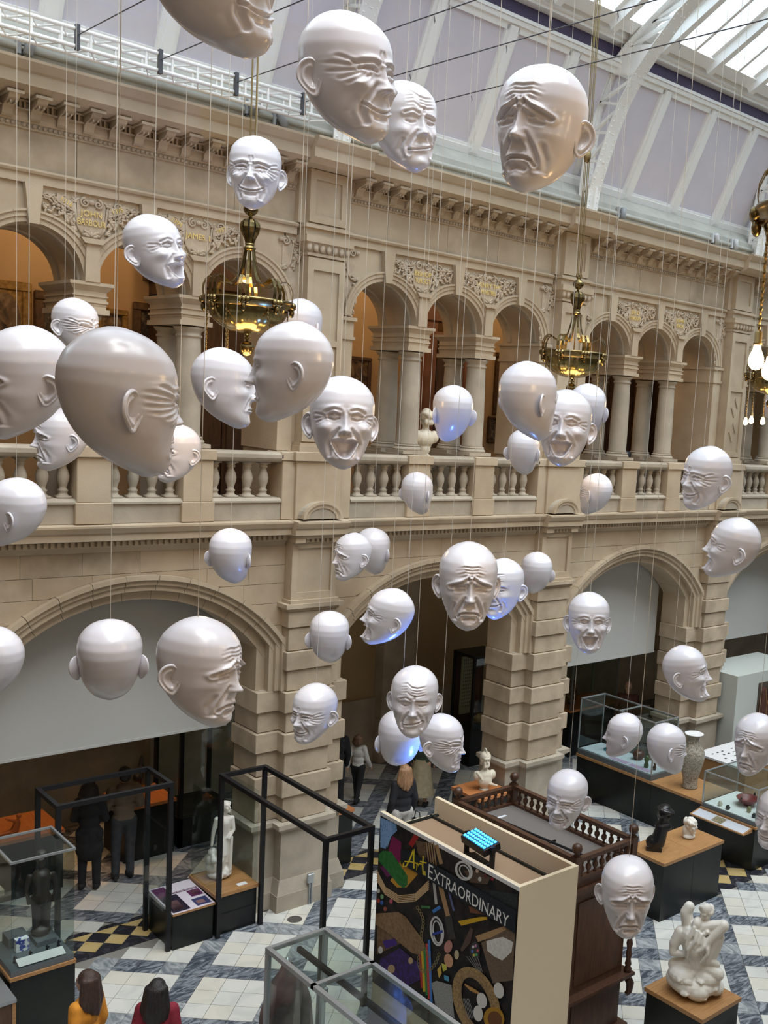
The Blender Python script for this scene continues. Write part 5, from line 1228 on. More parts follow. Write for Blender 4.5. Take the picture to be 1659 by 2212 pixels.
# ------------------------------------------------------------------ plinths
def plinth(name, x0, x1, y0, y1, z, lab, wood=M_wood, e=.02, split=None):
    t = empty(name, ((x0+x1)/2, (y0+y1)/2, 0), lab, 'plinth')
    if split:
        MB().box(x0, split-.003, y0, y1, 0, z-.05).build('plinth_body', M_blackp, t); MB().box(split+.003, x1, y0, y1, 0, z-.05).build('plinth_body', M_blackp, t)
        MB().box(x0-e, split-.002, y0-e, y1+e, z-.05, z).build('plinth_top', wood, t); MB().box(split+.002, x1+e, y0-e, y1+e, z-.05, z).build('plinth_top', wood, t)
    else:
        MB().box(x0, x1, y0, y1, 0, z-.05).build('plinth_body', M_blackp, t); MB().box(x0-e, x1+e, y0-e, y1+e, z-.05, z).build('plinth_top', wood, t)
    return t
plinth('display_plinth', 11.72, 13.16, 9.06, 9.78, .93, 'black double plinth with oak top carrying a black and a white bust', split=12.45)
plinth('display_plinth', 8.97, 9.66, 6.22, 7.03, .90, 'black plinth with oak top under the large marble statue')
plinth('display_plinth', 11.15, 11.85, 12.62, 13.35, .90, 'black plinth with red oak top under the helmeted bust', M_wood2)
plinth('display_plinth', 8.70, 9.20, 13.47, 14.1, .91, 'black plinth with red oak top behind the first pier', M_wood2)
MB_ = None
# long case
hc = empty('glass_case', (14.8, 12.0, 0), 'long black cabinet with a glass box showing blue and dark objects, by the third pier', 'case')
MB().box(14.47, 15.35, 11.64, 13.56, 0, .78).build('plinth_body', M_blackp, hc); MB().box(14.45, 15.37, 11.64, 13.58, .78, .83).build('oak_edge', M_wood, hc)
lg_ = empty('display_ledge', (14.9, 11.0, 0), 'black unit with a bare oak top under the tall vase', 'plinth'); MB().box(14.47, 15.35, 10.45, 11.635, 0, .78).build('plinth_body', M_blackp, lg_); MB().box(14.45, 15.37, 10.44, 11.635, .78, .83).build('oak_top', M_wood, lg_)
MB().box(14.47, 15.14, 11.66, 13.56, .83, .93).build('case_tray', MATS['grey_tray'], hc); MB().box(14.50, 15.11, 11.70, 13.52, .93, .945).build('white_bed', mat('pale_blue_board', (.50, .56, .62), .5), hc)
panes(hc, 14.47, 15.14, 11.66, 13.56, .94, 1.94, 'nsewt'); bars(hc, 14.46, 15.15, 11.65, 13.57, .94, 1.955, .022, M_steel, low=False)
MB().box(14.46, 15.15, 12.55, 12.572, 1.933, 1.955).build('cross_rail', M_steel, hc)
for k, (a, b) in enumerate(((11.8, 12.3), (12.35, 12.8))): MB().box(14.53, 14.66, a, b, .946, .949).build('label_card', M_lbl2, hc)
tag(MB().lathe([(.09, 0), (.09, .03), (.03, .06), (.03, .2), (.06, .26), (.02, .32)], 14).build('blue_ornament', mat('turquoise_glaze', (.03, .16, .22), .3), None, (14.85, 13.1, .946), smooth=True), 'blue glazed ornament inside the long glass case', 'ornament')
tag(MB().lathe([(.06, 0), (.10, .04), (.12, .10), (.09, .16), (.05, .18)], 14).build('brown_pot', mat('brown_glaze', (.08, .03, .02), .4), None, (14.95, 12.4, .946), smooth=True), 'round brown pot inside the long glass case', 'pot')
tag(MB().lathe([(.04, 0), (.05, .05), (.03, .10), (.05, .15), (.03, .22), (.005, .24)], 12).build('green_figurine', mat('green_glaze', (.05, .09, .03), .4), None, (14.72, 12.0, .946), smooth=True), 'small green figurine at the near end of the long glass case', 'figurine')
tag(MB().lathe([(.03, 0), (.035, .06), (.02, .09), (.03, .13), (.004, .15)], 10).build('dark_figurine', M_black, None, (14.75, 11.82, .946), smooth=True), 'small dark figurine beside the green figurine', 'figurine')
tag(MB().box(14.7, 15.0, 12.85, 13.3, .946, 1.0).build('dark_stand', M_blackp), 'low black block inside the long glass case', 'stand') if False else None
va = tag(MB().lathe([(.14, 0), (.15, .02), (.13, .06), (.15, .20), (.22, .50), (.235, .62), (.20, .74), (.12, .83), (.105, .93), (.12, .97), (.17, 1.0), (.175, 1.015), (.15, 1.005), (.09, .96)], 32).build('tall_vase', mat('enamel_vase', (.16, .14, .11), .25, col2=(.42, .38, .32), scale=16, dist=3), None, (14.85, 11.05, .83), smooth=True), 'tall patterned vase with a flared white lip on the oak ledge', 'vase')
MB().lathe([(.165, 0), (.177, .008), (.165, .014), (.13, .004)], 32).build('vase_lip', M_label, va, (14.85, 11.05, 1.835), smooth=True)
# case with red bowl
ic = empty('glass_case', (14.9, 9.85, 0), 'low glass case with a red bowl on a white bed at the right', 'case')
MB().box(14.37, 15.40, 9.26, 10.40, 0, .74).build('plinth_body', M_blackp, ic); MB().box(14.35, 15.42, 9.24, 10.42, .74, .78).build('oak_edge', M_wood, ic)
MB().box(14.38, 15.39, 9.27, 10.39, .78, .85).build('case_tray', MATS['grey_tray'], ic); MB().box(14.40, 15.37, 9.29, 10.37, .85, .86).build('white_bed', M_label, ic)
panes(ic, 14.38, 15.39, 9.27, 10.39, .86, 1.42, 'nsewt'); bars(ic, 14.37, 15.40, 9.26, 10.40, .86, 1.435, .02, M_steel, low=False)
sh = MB().add([(14.10, 9.30, .70), (14.36, 9.30, .75), (14.36, 10.44, .75), (14.10, 10.44, .70), (14.10, 9.30, .68), (14.36, 9.30, .68), (14.36, 10.44, .68), (14.10, 10.44, .68)], [(0, 1, 2, 3), (0, 4, 5, 1), (3, 2, 6, 7), (0, 3, 7, 4), (4, 7, 6, 5)]).build('label_shelf', M_wood, ic, fixn=True)
MB().add([(14.12, 9.33, .706), (14.34, 9.33, .748), (14.34, 10.41, .748), (14.12, 10.41, .706)], [(0, 1, 2, 3)]).build('label_card', mat('shelf_label', (.52, .54, .60), .4), sh)
MB().add([(14.14, 9.80, .712), (14.32, 9.80, .747), (14.32, 10.02, .747), (14.14, 10.02, .712)], [(0, 1, 2, 3)]).build('photo_print', mat('photo_print', (.30, .26, .16), .4, col2=(.12, .10, .07), scale=30), sh)
bo = tag(MB().lathe([(.06, 0), (.07, .02), (.06, .03), (.15, .07), (.20, .13), (.205, .14), (.19, .135), (.12, .06), (.01, .04)], 28).build('red_bowl', mat('red_lacquer', (.16, .025, .022), .35), None, (14.93, 9.83, .86), smooth=True), 'wide dark red footed bowl in the right glass case', 'bowl')
for s in (-1, 1): MB().tube([(s*.19, 0, .12), (s*.23, 0, .15), (s*.21, 0, .19), (s*.18, 0, .15)], .012, 6).build('bowl_handle', M_black, bo, (14.93, 9.83, .86), smooth=True)
for k, (x, y, h, lab, m) in enumerate(((14.50, 10.1, .08, 'tiny pale figurine at the rear left of the red bowl', M_marble2), (14.48, 9.92, .07, 'tiny dark figurine left of the red bowl', M_black), (14.68, 9.62, .10, 'small green gold pot in front of the red bowl', mat('gold_green', (.22, .20, .09), .4)), (14.55, 9.42, .07, 'tiny dark figurine at the near corner of the red bowl case', M_black), (14.80, 9.38, .09, 'small dark cup at the near edge of the red bowl case', M_blackp))):
    tag(MB().lathe([(.03, 0), (.042, h*.3), (.042, h*.6), (.025, h*.8), (.028, h)], 12).build('small_vessel', m, None, (x, y, .861), smooth=True), lab, 'figurine', 'small pieces in the red bowl case')
# far table with cards
ft = empty('display_table', (17.1, 11.5, 0), 'oak sided table with a white grid of small dark specimens behind the vase', 'table')
MB().box(16.4, 18.2, 10.9, 12.1, 0, .86).build('table_body', M_wood, ft); sl = MB().box(16.38, 18.22, 10.88, 12.12, .86, .90).build('white_slab', M_label, ft)
for i in range(9):
    for j in range(6):
        if (i*7+j*3) % 4: MB().cbox((16.6+i*.16, 11.05+j*.16, .904), (.05, .03, .006)).build('specimen', M_blackp, sl)
# white partition with waistcoat
wb = empty('white_partition', (18.9, 12.9, 0), 'pale grey partition block with a niche holding a brown waistcoat, far right', 'partition')
M_pale = mat('pale_grey_board', (.46, .49, .46), .7)
MB().box(17.95, 20.4, 12.35, 13.55, 0, 2.2).build('partition_block', M_pale, wb); MB().box(17.9, 20.4, 12.3, 13.4, 0, .10).build('black_skirting', M_blackp, wb)
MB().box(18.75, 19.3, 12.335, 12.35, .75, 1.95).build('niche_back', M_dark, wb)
vc = tag(MB().prism([(18.82, .85), (19.22, .85), (19.25, 1.35), (19.2, 1.78), (19.12, 1.85), (19.02, 1.45), (18.92, 1.85), (18.84, 1.78), (18.79, 1.35)], 12.27, 12.334).build('waistcoat', mat('brown_cloth', (.07, .022, .012), .8), None, fixn=True), 'brown sleeveless waistcoat hanging on the pale partition', 'garment')
for s in (-1, 1): MB().tube([(19.02, 12.265, .88), (19.02+s*.002, 12.265, 1.45), (19.02+s*.1, 12.265, 1.84)], .006, 5).build('waistcoat_trim', M_wood, vc)
# scroll case
sc_ = empty('scroll_case', (13.9, 16.1, 0), 'tall dark case with a cream calligraphy scroll in the middle arch', 'case')
MB().box(13.68, 14.5, 15.9, 16.6, 0, .75).build('plinth_body', M_blackp, sc_)
for x in (13.68, 14.45):
    for y in (15.9, 16.55): MB().box(x, x+.05, y, y+.05, .75, 2.3).build('post', M_black, sc_)
MB().box(13.68, 14.5, 15.9, 16.6, 2.3, 2.36).build('case_top', M_black, sc_); MB().box(13.74, 14.44, 16.55, 16.58, .75, 2.3).build('red_backing', mat('maroon_cloth', (.055, .012, .01), .8), sc_)
scr = MB().box(13.86, 14.14, 16.50, 16.545, .95, 2.2).build('scroll_sheet', mat('cream_paper', (.42, .36, .24), .7), sc_)
for r in range(14):
    for c in range(5):
        x, z = 13.895+c*.05, 2.14-r*.078
        MB().box(x, x+.03, 16.496, 16.4995, z-.012, z-.006).box(x+.012, x+.018, 16.496, 16.4995, z-.03, z+.008).box(x+.002, x+.022, 16.496, 16.4995, z-.028, z-.022).build('ink_character', M_black, scr)
panes(sc_, 13.70, 14.48, 15.92, 16.58, .75, 2.3, 'sw'); 
pt_ = tag(MB().lathe([(.07, 0), (.13, .05), (.15, .13), (.10, .20), (.06, .22), (.07, .26)], 16).build('bronze_jar', M_brass2, None, (14.15, 16.2, .755), smooth=True), 'squat bronze jar beside the calligraphy scroll', 'jar')
# aisle cases and tables under the left arch
def table(x0, x1, y0, y1, z, lab):
    t = empty('display_table', ((x0+x1)/2, (y0+y1)/2, 0), lab, 'table'); MB().box(x0, x1, y0, y1, 0, z-.05).build('table_body', M_blackp, t); MB().box(x0-.02, x1+.02, y0-.02, y1+.02, z-.05, z).build('table_top', M_wood2, t)
    ld = bpy.data.lights.new('table_lamp', 'SPOT'); ld.energy = 60; ld.color = (1, .55, .25); ld.spot_size = 1.0; ld.spot_blend = .5; ld.shadow_soft_size = .03
    link(bpy.data.objects.new('table_lamp', ld), None, ((x0+x1)/2, (y0+y1)/2, 3.2)); return t
table(4.45, 5.35, 15.2, 16.1, .90, 'warm lit oak topped table at the left edge under the blind'); table(6.35, 7.15, 15.45, 16.25, .90, 'warm lit oak topped table behind the hooded visitor')
tc = empty('tall_case', (7.7, 16.0, 0), 'tall black framed glass case deep under the left arch', 'case')
bars(tc, 7.25, 8.25, 15.5, 16.5, 0, 2.45, .06, M_black, low=False); MB().box(7.25, 8.25, 15.5, 16.5, 0, .5).build('plinth_body', M_blackp, tc); panes(tc, 7.28, 8.22, 15.53, 16.47, .5, 2.4, 'swe')
hs = MB()
hs.cap((-.16, 0, .34), (.14, 0, .36), .07, .065).cap((.14, 0, .38), (.22, 0, .54), .05, .035).cap((.22, 0, .55), (.31, 0, .50), .032, .022)
for x in (-.17, -.12, .10, .15): hs.cap((x, .02 if x in (-.12, .10) else -.02, .32), (x, .02, 0.01), .03, .015)
hs.cap((-.22, 0, .37), (-.28, 0, .20), .018, .01)
ho = bpy.data.objects.new('horse_figure', evalmesh(hs, 'horse_figure', M_black, .012, 4)); link(ho, None, (6.75, 15.9, .90)); ho.rotation_euler = (0, 0, 1.0); tag(ho, 'dark bronze horse on the warm lit table', 'figurine')
nd = MB(); nd.cap((0, 0, .05), (.04, 0, .16), .06, .045).cap((.04, 0, .18), (-.10, .03, .24), .03, .02).ell((.06, 0, .26), .04).cap((0, 0, .04), (-.20, 0, .03), .05, .03)
no = bpy.data.objects.new('orange_figure', evalmesh(nd, 'orange_figure', mat('terracotta', (.50, .16, .05), .5), .012, 4)); link(no, None, (4.75, 15.4, .90)); tag(no, 'small terracotta reclining figure at the left edge', 'figurine')
pz_ = empty('wall_poster', (6.6, 17.3, 1.6), 'pale poster with rows of small figures on the aisle wall', 'poster')
sh_ = MB().box(6.35, 6.95, 17.29, 17.325, 1.35, 2.25).build('poster_sheet', mat('poster_cream', (.40, .34, .22), .7), pz_)
for i in range(5):
    for j in range(6): MB().ell((6.42+i*.115, 17.289, 1.45+j*.13), (.022, .003, .045), 8, 6).build('printed_figure', M_dwood, sh_)
MB().box(6.45, 6.85, 17.285, 17.289, 2.17, 2.22).build('red_heading', mat('red_ink', (.4, .03, .02), .6), sh_)
for k, (x0, x1, z0, z1) in enumerate(((4.2, 4.75, 1.55, 2.05), (5.45, 5.85, 1.9, 2.4), (7.6, 8.3, 1.75, 2.7))): tag(MB().box(x0, x1, 17.28, 17.33, z0, z1).build('wall_panel', [M_black, MATS['poster_cream'], M_wallb][k]), ['black screen on the aisle wall at far left', 'small cream notice on the aisle wall', 'buff panel on the aisle wall near the tall case'][k], 'panel')
ac = empty('glass_case', (17.2, 15.4, 0), 'dark framed glass case with a jar behind the third pier', 'case')
MB().box(15.9, 17.4, 15.2, 16.0, 0, 1.0).build('plinth_body', M_blackp, ac); MB().box(15.88, 17.42, 15.18, 16.02, 1.0, 1.05).build('case_top', M_wood2, ac); panes(ac, 15.92, 17.38, 15.22, 15.98, 1.05, 2.1, 'nsewt'); bars(ac, 15.9, 17.4, 15.2, 16.0, 1.05, 2.12, .03, M_steel, low=False)
tag(MB().lathe([(.08, 0), (.12, .1), (.13, .3), (.08, .45), (.06, .5), (.09, .55)], 16).build('patterned_jar', mat('dark_jar', (.05, .03, .03), .3, col2=(.3, .2, .15), scale=20), None, (16.3, 15.6, 1.052), smooth=True), 'tall dark patterned jar in the case behind the third pier', 'jar')
# socket on the pier
so = empty('power_socket', (7.95, 12.6, .38), 'grey metal power socket with conduit on the first pier base', 'socket')
MB().box(7.88, 7.98, 12.60, 12.65, .33, .47).build('socket_box', M_steel, so, bevel=.006); MB().box(7.905, 7.925, 12.605, 12.625, .0, .33).box(7.94, 7.96, 12.605, 12.625, 0, .33).build('conduit', M_steel, so)
# ================================================================== STATUES
def view_rot(p):   # rotation about z so that local +x points to the viewer's right, local +y away from the viewer
    return math.atan2(p[1], p[0])-PI/2
def blob(name, mb, m, at, rz=0, voxel=.01, smooth=4, label=None, cat=None, group=None, parent=None):
    me = evalmesh(mb, name, m, voxel, smooth); o = bpy.data.objects.new(name, me)
    link(o, parent, at); o.rotation_euler = (0, 0, rz); return tag(o, label, cat, group)
def head_shape(mb, c, s, yaw=0, tilt=0):
    """head of height ~ .24*s, facing local -y rotated by yaw"""
    R = Matrix.Rotation(yaw, 3, 'Z') @ Matrix.Rotation(tilt, 3, 'X'); c = Vector(c)
    def e(p, r): mb.ell(c+R @ (Vector(p)*s), tuple(q*s for q in r), 14, 10, R)
    e((0, .01, .02), (.078, .098, .105)); e((0, -.03, -.055), (.058, .062, .065)); e((0, -.105, -.012), (.014, .022, .026)); e((0, -.098, .012), (.011, .014, .03))
    for q in (-1, 1): e((q*.032, -.082, .030), (.024, .016, .012)); e((q*.078, .012, -.005), (.010, .022, .032)); e((q*.035, -.072, -.03), (.026, .022, .022))
    e((0, -.088, -.05), (.026, .014, .008)); e((0, -.085, -.064), (.022, .014, .009)); e((0, -.075, -.098), (.026, .024, .018))
def bust(name, at, rz, s, m, label, helmet=False, hair=True, group=None):
    t = empty(name, at, label, 'bust', group)
    b = MB()
    def e(p, r, rot=None): b.ell(Vector(p)*s, tuple(q*s for q in r), 14, 10, rot)
    def c(p, q, r1, r2): b.cap(Vector(p)*s, Vector(q)*s, r1*s, r2*s)
    e((0, 0, .24), (.15, .10, .13)); e((-.14, .01, .26), (.07, .07, .09)); e((.14, .01, .26), (.07, .07, .09)); e((0, -.03, .17), (.13, .09, .12)); e((0, 0, .09), (.09, .07, .08))
    c((0, .01, .34), (0, 0, .44), .052, .048); head_shape(b, Vector((0, 0, .53))*s, s)
    for k in range(5): c((-.16+.02*k, -.05-.01*k, .33-.03*k), (.08+.03*k, -.10, .12-.008*k), .016, .02)
    if hair:
        for k in range(16):
            a = 2*PI*k/16; e((.07*math.cos(a), .03+.07*math.sin(a), .56+.02*math.sin(3*a)), (.032, .032, .035))
        for k in range(6): e((-.05+.02*k, .08, .46), (.025, .03, .04))
    if helmet:
        e((0, .015, .60), (.098, .115, .09)); e((0, -.06, .585), (.075, .06, .012)); c((0, .10, .56), (0, .11, .47), .05, .05)
        for k in range(7): a = -.3+k*.42; e((0, .03-.10*math.cos(a+.3)*.9, .62+.085*math.sin(a+.2)+.02), (.014, .026, .022))
        for k in range(9): e((-.04+.02*(k % 5), -.085-.01*(k//5), .465-.025*(k//5)), (.018, .016, .026))
    me = evalmesh(b, name+'_body', m, .009*max(1, s*.8), 3); o = bpy.data.objects.new('bust_body', me); link(o, t, at)
    k = MB().lathe([(.085*s, 0), (.085*s, .015*s), (.06*s, .025*s), (.05*s, .05*s), (.065*s, .07*s)], 20).build('socle', m, t, at, smooth=True)
    t.rotation_euler = (0, 0, rz)
    return t
p = on_z(1062, 1697, .90)
bust('marble_bust', (11.52, 12.95, .90), view_rot((11.5, 12.95))+.35, .98, M_marble2, 'cream marble bust of a bearded soldier in a crested helmet', helmet=True)
bust('marble_bust', (8.90, 13.78, .91), view_rot((8.9, 13.8))-.9, .85, M_marble2, 'white marble bust half hidden behind the first pier')
bust('marble_bust', (10.10, 13.27, 6.62), view_rot((10.1, 13.27))+PI+.6, 1.15, M_marble2, 'white bust with curly hair seen from behind on the gallery rail')
MB_b = MB().box(9.92, 10.28, 13.10, 13.45, 5.7, 6.62).build('bust_pedestal', M_stone3); tag(MB_b, 'stone pedestal behind the rail under the white bust', 'pedestal')
# small white head on the double plinth
hd_ = MB(); head_shape(hd_, (0, 0, .22), 1.05, .3)
for k in range(14):
    a = 2*PI*k/14; hd_.ell((.075*math.cos(a), .02+.085*math.sin(a), .27+.015*math.sin(4*a)), (.035, .035, .04), 10, 8)
hd_.cap((0, .02, .13), (0, .03, .04), .06, .08); hd_.ell((0, .02, .03), (.11, .09, .045), 12, 8); hd_.ell((-.07, .05, .12), (.04, .05, .10), 10, 8)
blob('marble_portrait', hd_, M_marble, (12.78, 9.42, .93), view_rot((12.8, 9.4))+.7, .009, 3, 'small white marble head on the right half of the double plinth', 'bust')
# black bust: tall smooth neck with cap
bb = MB(); bb.box(-.19, .05, -.09, .10, .0, .07).ell((-.06, 0, .12), (.15, .11, .12), 14, 10).cap((-.02, 0, .15), (.02, .0, .36), .115, .10).ell((.04, 0, .38), (.13, .09, .09), 14, 10).cap((.02, 0, .42), (.03, .0, .50), .07, .065); head_shape(bb, (.04, .0, .57), .95, .9)
bb.ell((.06, -.01, .655), (.145, .12, .03), 14, 8, Matrix.Rotation(.25, 3, 'Y')).ell((.04, .02, .68), (.09, .09, .05), 14, 8).ell((.0, .05, .56), (.07, .06, .12), 12, 8)
blob('black_bust', bb, mat('black_bronze', (.012, .012, .014), .3), (12.02, 9.42, .931), view_rot((12, 9.4)), .010, 4, 'tall black bust with a flat hat on the left half of the double plinth', 'bust')
# standing white figure on a rock
s1 = MB()
for (c, r) in (((0, .02, .06), (.17, .14, .07)), ((-.07, .02, .16), (.12, .11, .10)), ((-.10, .02, .27), (.09, .09, .10)), ((-.10, .02, .38), (.065, .065, .07)), ((.06, .0, .10), (.10, .09, .08))): s1.ell(c, r, 14, 10)
rr = random.Random(3)
for k in range(22): s1.ell((rr.uniform(-.17, .08), rr.uniform(-.12, .10), rr.uniform(.04, .36)), (rr.uniform(.02, .05),)*3, 8, 6)
s1.cap((.07, 0, .10), (.075, .0, .34), .035, .05).cap((.075, 0, .34), (.06, .01, .58), .055, .075).cap((.02, -.04, .14), (.03, -.05, .36), .035, .05).cap((.03, -.05, .36), (.02, 0, .58), .055, .075)
s1.ell((.04, .01, .60), (.095, .08, .09), 14, 10); s1.cap((.045, .01, .64), (.05, .0, .82), .075, .09); s1.ell((.05, .0, .86), (.115, .07, .06), 14, 10)
s1.cap((-.06, 0, .87), (-.10, .0, .68), .036, .030).cap((-.10, 0, .68), (-.12, -.02, .50), .028, .020).cap((.15, 0, .87), (.17, -.02, .70), .034, .028).cap((.17, -.02, .70), (.10, -.08, .60), .026, .020)
s1.cap((.05, 0, .90), (.055, -.01, .97), .032, .03); head_shape(s1, (.06, -.01, 1.045), .72, .5, -.25)
for k in range(12): a = 2*PI*k/12; s1.ell((.06+.055*math.cos(a), .02+.055*math.sin(a), 1.08), (.022, .022, .024), 8, 6)
for k in range(6): s1.cap((.14-.01*k, -.05+.02*k, .60), (.13-.02*k, -.04+.025*k, .12+.02*k), .026, .03)
blob('marble_statue', s1, M_marble, (6.70, 13.02, .60), view_rot((6.7, 13))+.15, .010, 2, 'white marble standing figure leaning on a rock inside the glass case', 'statue')
# large marble group on a rock
s2 = MB(); rr = random.Random(5)
def C2(a, c, r1, r2): s2.cap(a, c, r1*1.28, r2*1.28)
for (c, r) in (((0, 0, .13), (.30, .25, .14)), ((-.13, -.02, .23), (.18, .19, .12)), ((.13, .0, .23), (.18, .18, .12)), ((.24, .02, .10), (.11, .13, .09)), ((-.22, .02, .15), (.11, .15, .11)), ((.05, -.16, .10), (.14, .10, .10))): s2.ell(c, r, 14, 10)
for k in range(30):
    a = rr.uniform(0, 2*PI); q = rr.uniform(.10, .235); s2.ell((q*1.1*math.cos(a), q*.9*math.sin(a), rr.uniform(.06, .28)), (rr.uniform(.06, .11), rr.uniform(.05, .09), rr.uniform(.03, .05)), 6, 4, Matrix.Rotation(rr.uniform(-.5, .5), 3, 'Y') @ Matrix.Rotation(rr.uniform(0, 3), 3, 'Z'))
# kneeling figure seen from behind: hips on the rock, back rising, leaning to the left
s2.ell((.03, .02, .34), (.15, .12, .11), 14, 10); C2((.02, .03, .36), (-.03, .04, .54), .115, .11); C2((-.03, .04, .54), (-.07, .04, .68), .11, .12); s2.ell((-.06, .03, .70), (.18, .105, .10), 14, 10); s2.ell((.02, -.07, .66), (.09, .07, .10), 12, 8); s2.ell((-.02, -.10, .56), (.08, .06, .09), 12, 8); s2.ell((.12, -.02, .60), (.09, .09, .12), 12, 8)
C2((.10, .0, .32), (.26, -.06, .30), .085, .06); C2((-.08, .0, .32), (-.24, .02, .30), .085, .06)
C2((-.20, .02, .70), (-.26, .0, .56), .058, .05); C2((-.26, .0, .56), (-.27, -.02, .47), .046, .04); C2((-.27, -.02, .46), (-.16, -.04, .47), .036, .03)
# second figure bending over its shoulder, arms round the neck
C2((.16, .03, .50), (.22, .02, .70), .075, .065); C2((.20, -.02, .70), (.12, -.05, .46), .058, .045); C2((.12, -.05, .45), (.24, -.03, .40), .042, .032)
C2((-.12, .05, .78), (-.16, .07, .92), .06, .055); C2((-.16, .07, .92), (-.13, .08, .99), .055, .05)
C2((.0, .0, .80), (.26, -.02, .88), .06, .045); C2((.27, -.02, .87), (.10, -.10, .66), .056, .036)
head_shape(s2, (-.02, -.02, .83), .80, PI*.9, .7); head_shape(s2, (.07, .03, .985), .80, -.6, .5)
for k in range(14): a = 2*PI*k/14; s2.ell((.07+.065*math.cos(a), .04+.05*math.sin(a), 1.01+.03*math.sin(2*a)), (.03, .03, .03), 8, 6)
for k in range(11):
    x = -.06+.022*k; dy = .035*math.sin(k*2.4); pts = [(x*.8, -.08+dy*.5, .84-.015*k), (x-.03+.02*math.sin(k), -.11+dy, .72-.01*k), (x-.06+.03*math.sin(k*2), -.12+dy, .60+.03*math.cos(k)), (x-.07+.045*math.sin(k*1.7), -.11+dy, .50+.06*math.sin(k*3))]
    s2.tube(pts, [.026, .026, .022, .012], 8)
for k in range(7): s2.ell((.10-.025*k, -.085, .80-.025*k), (.028, .03, .022), 8, 6)
blob('marble_group', s2, M_marble, (9.31, 6.62, .90), view_rot((9.31, 6.62)), .0085, 1, 'large white marble group of entwined nude figures on a rough rock', 'statue')
# dark carved figure in case A
s3 = MB(); s3.ell((0, 0, .06), (.11, .09, .06), 14, 10)
for s in (-1, 1):
    s3.cap((s*.05, 0, .10), (s*.05, 0, .28), .045, .05).cap((s*.05, 0, .28), (s*.055, 0, .46), .05, .06).cap((s*.125, 0, .74), (s*.15, -.01, .58), .03, .026).cap((s*.15, -.01, .58), (s*.13, -.03, .42), .024, .02)
s3.cap((0, 0, .46), (0, 0, .56), .095, .085).cap((0, 0, .58), (0, 0, .72), .085, .105).cap((0, 0, .76), (0, 0, .86), .03, .03); head_shape(s3, (0, 0, .93), .75); s3.ell((0, .01, .99), (.06, .07, .06), 12, 8)
blob('carved_figure', s3, mat('ebony', (.03, .022, .018), .45), (4.06, 12.22, .93), view_rot((4, 12.2)), .010, 3, 'dark carved wooden standing figure in the lower left glass case', 'statue')
blob('leafy_ornament', MB().ell((0, 0, .14), (.11, .11, .14), 14, 10).ell((.05, -.03, .20), (.06, .06, .07), 10, 8).ell((-.05, .02, .22), (.05, .05, .07), 10, 8).cap((0, 0, 0), (0, 0, .05), .06, .04), M_black, (15.03, 13.40, 6.55), 0, .012, 3, 'dark leafy ornament between columns on the gallery', 'ornament'); tag(MB().box(14.88, 15.18, 13.25, 13.55, 5.7, 6.549).build('ornament_pedestal', M_stone3), 'stone pedestal under the dark leafy ornament on the gallery', 'pedestal')
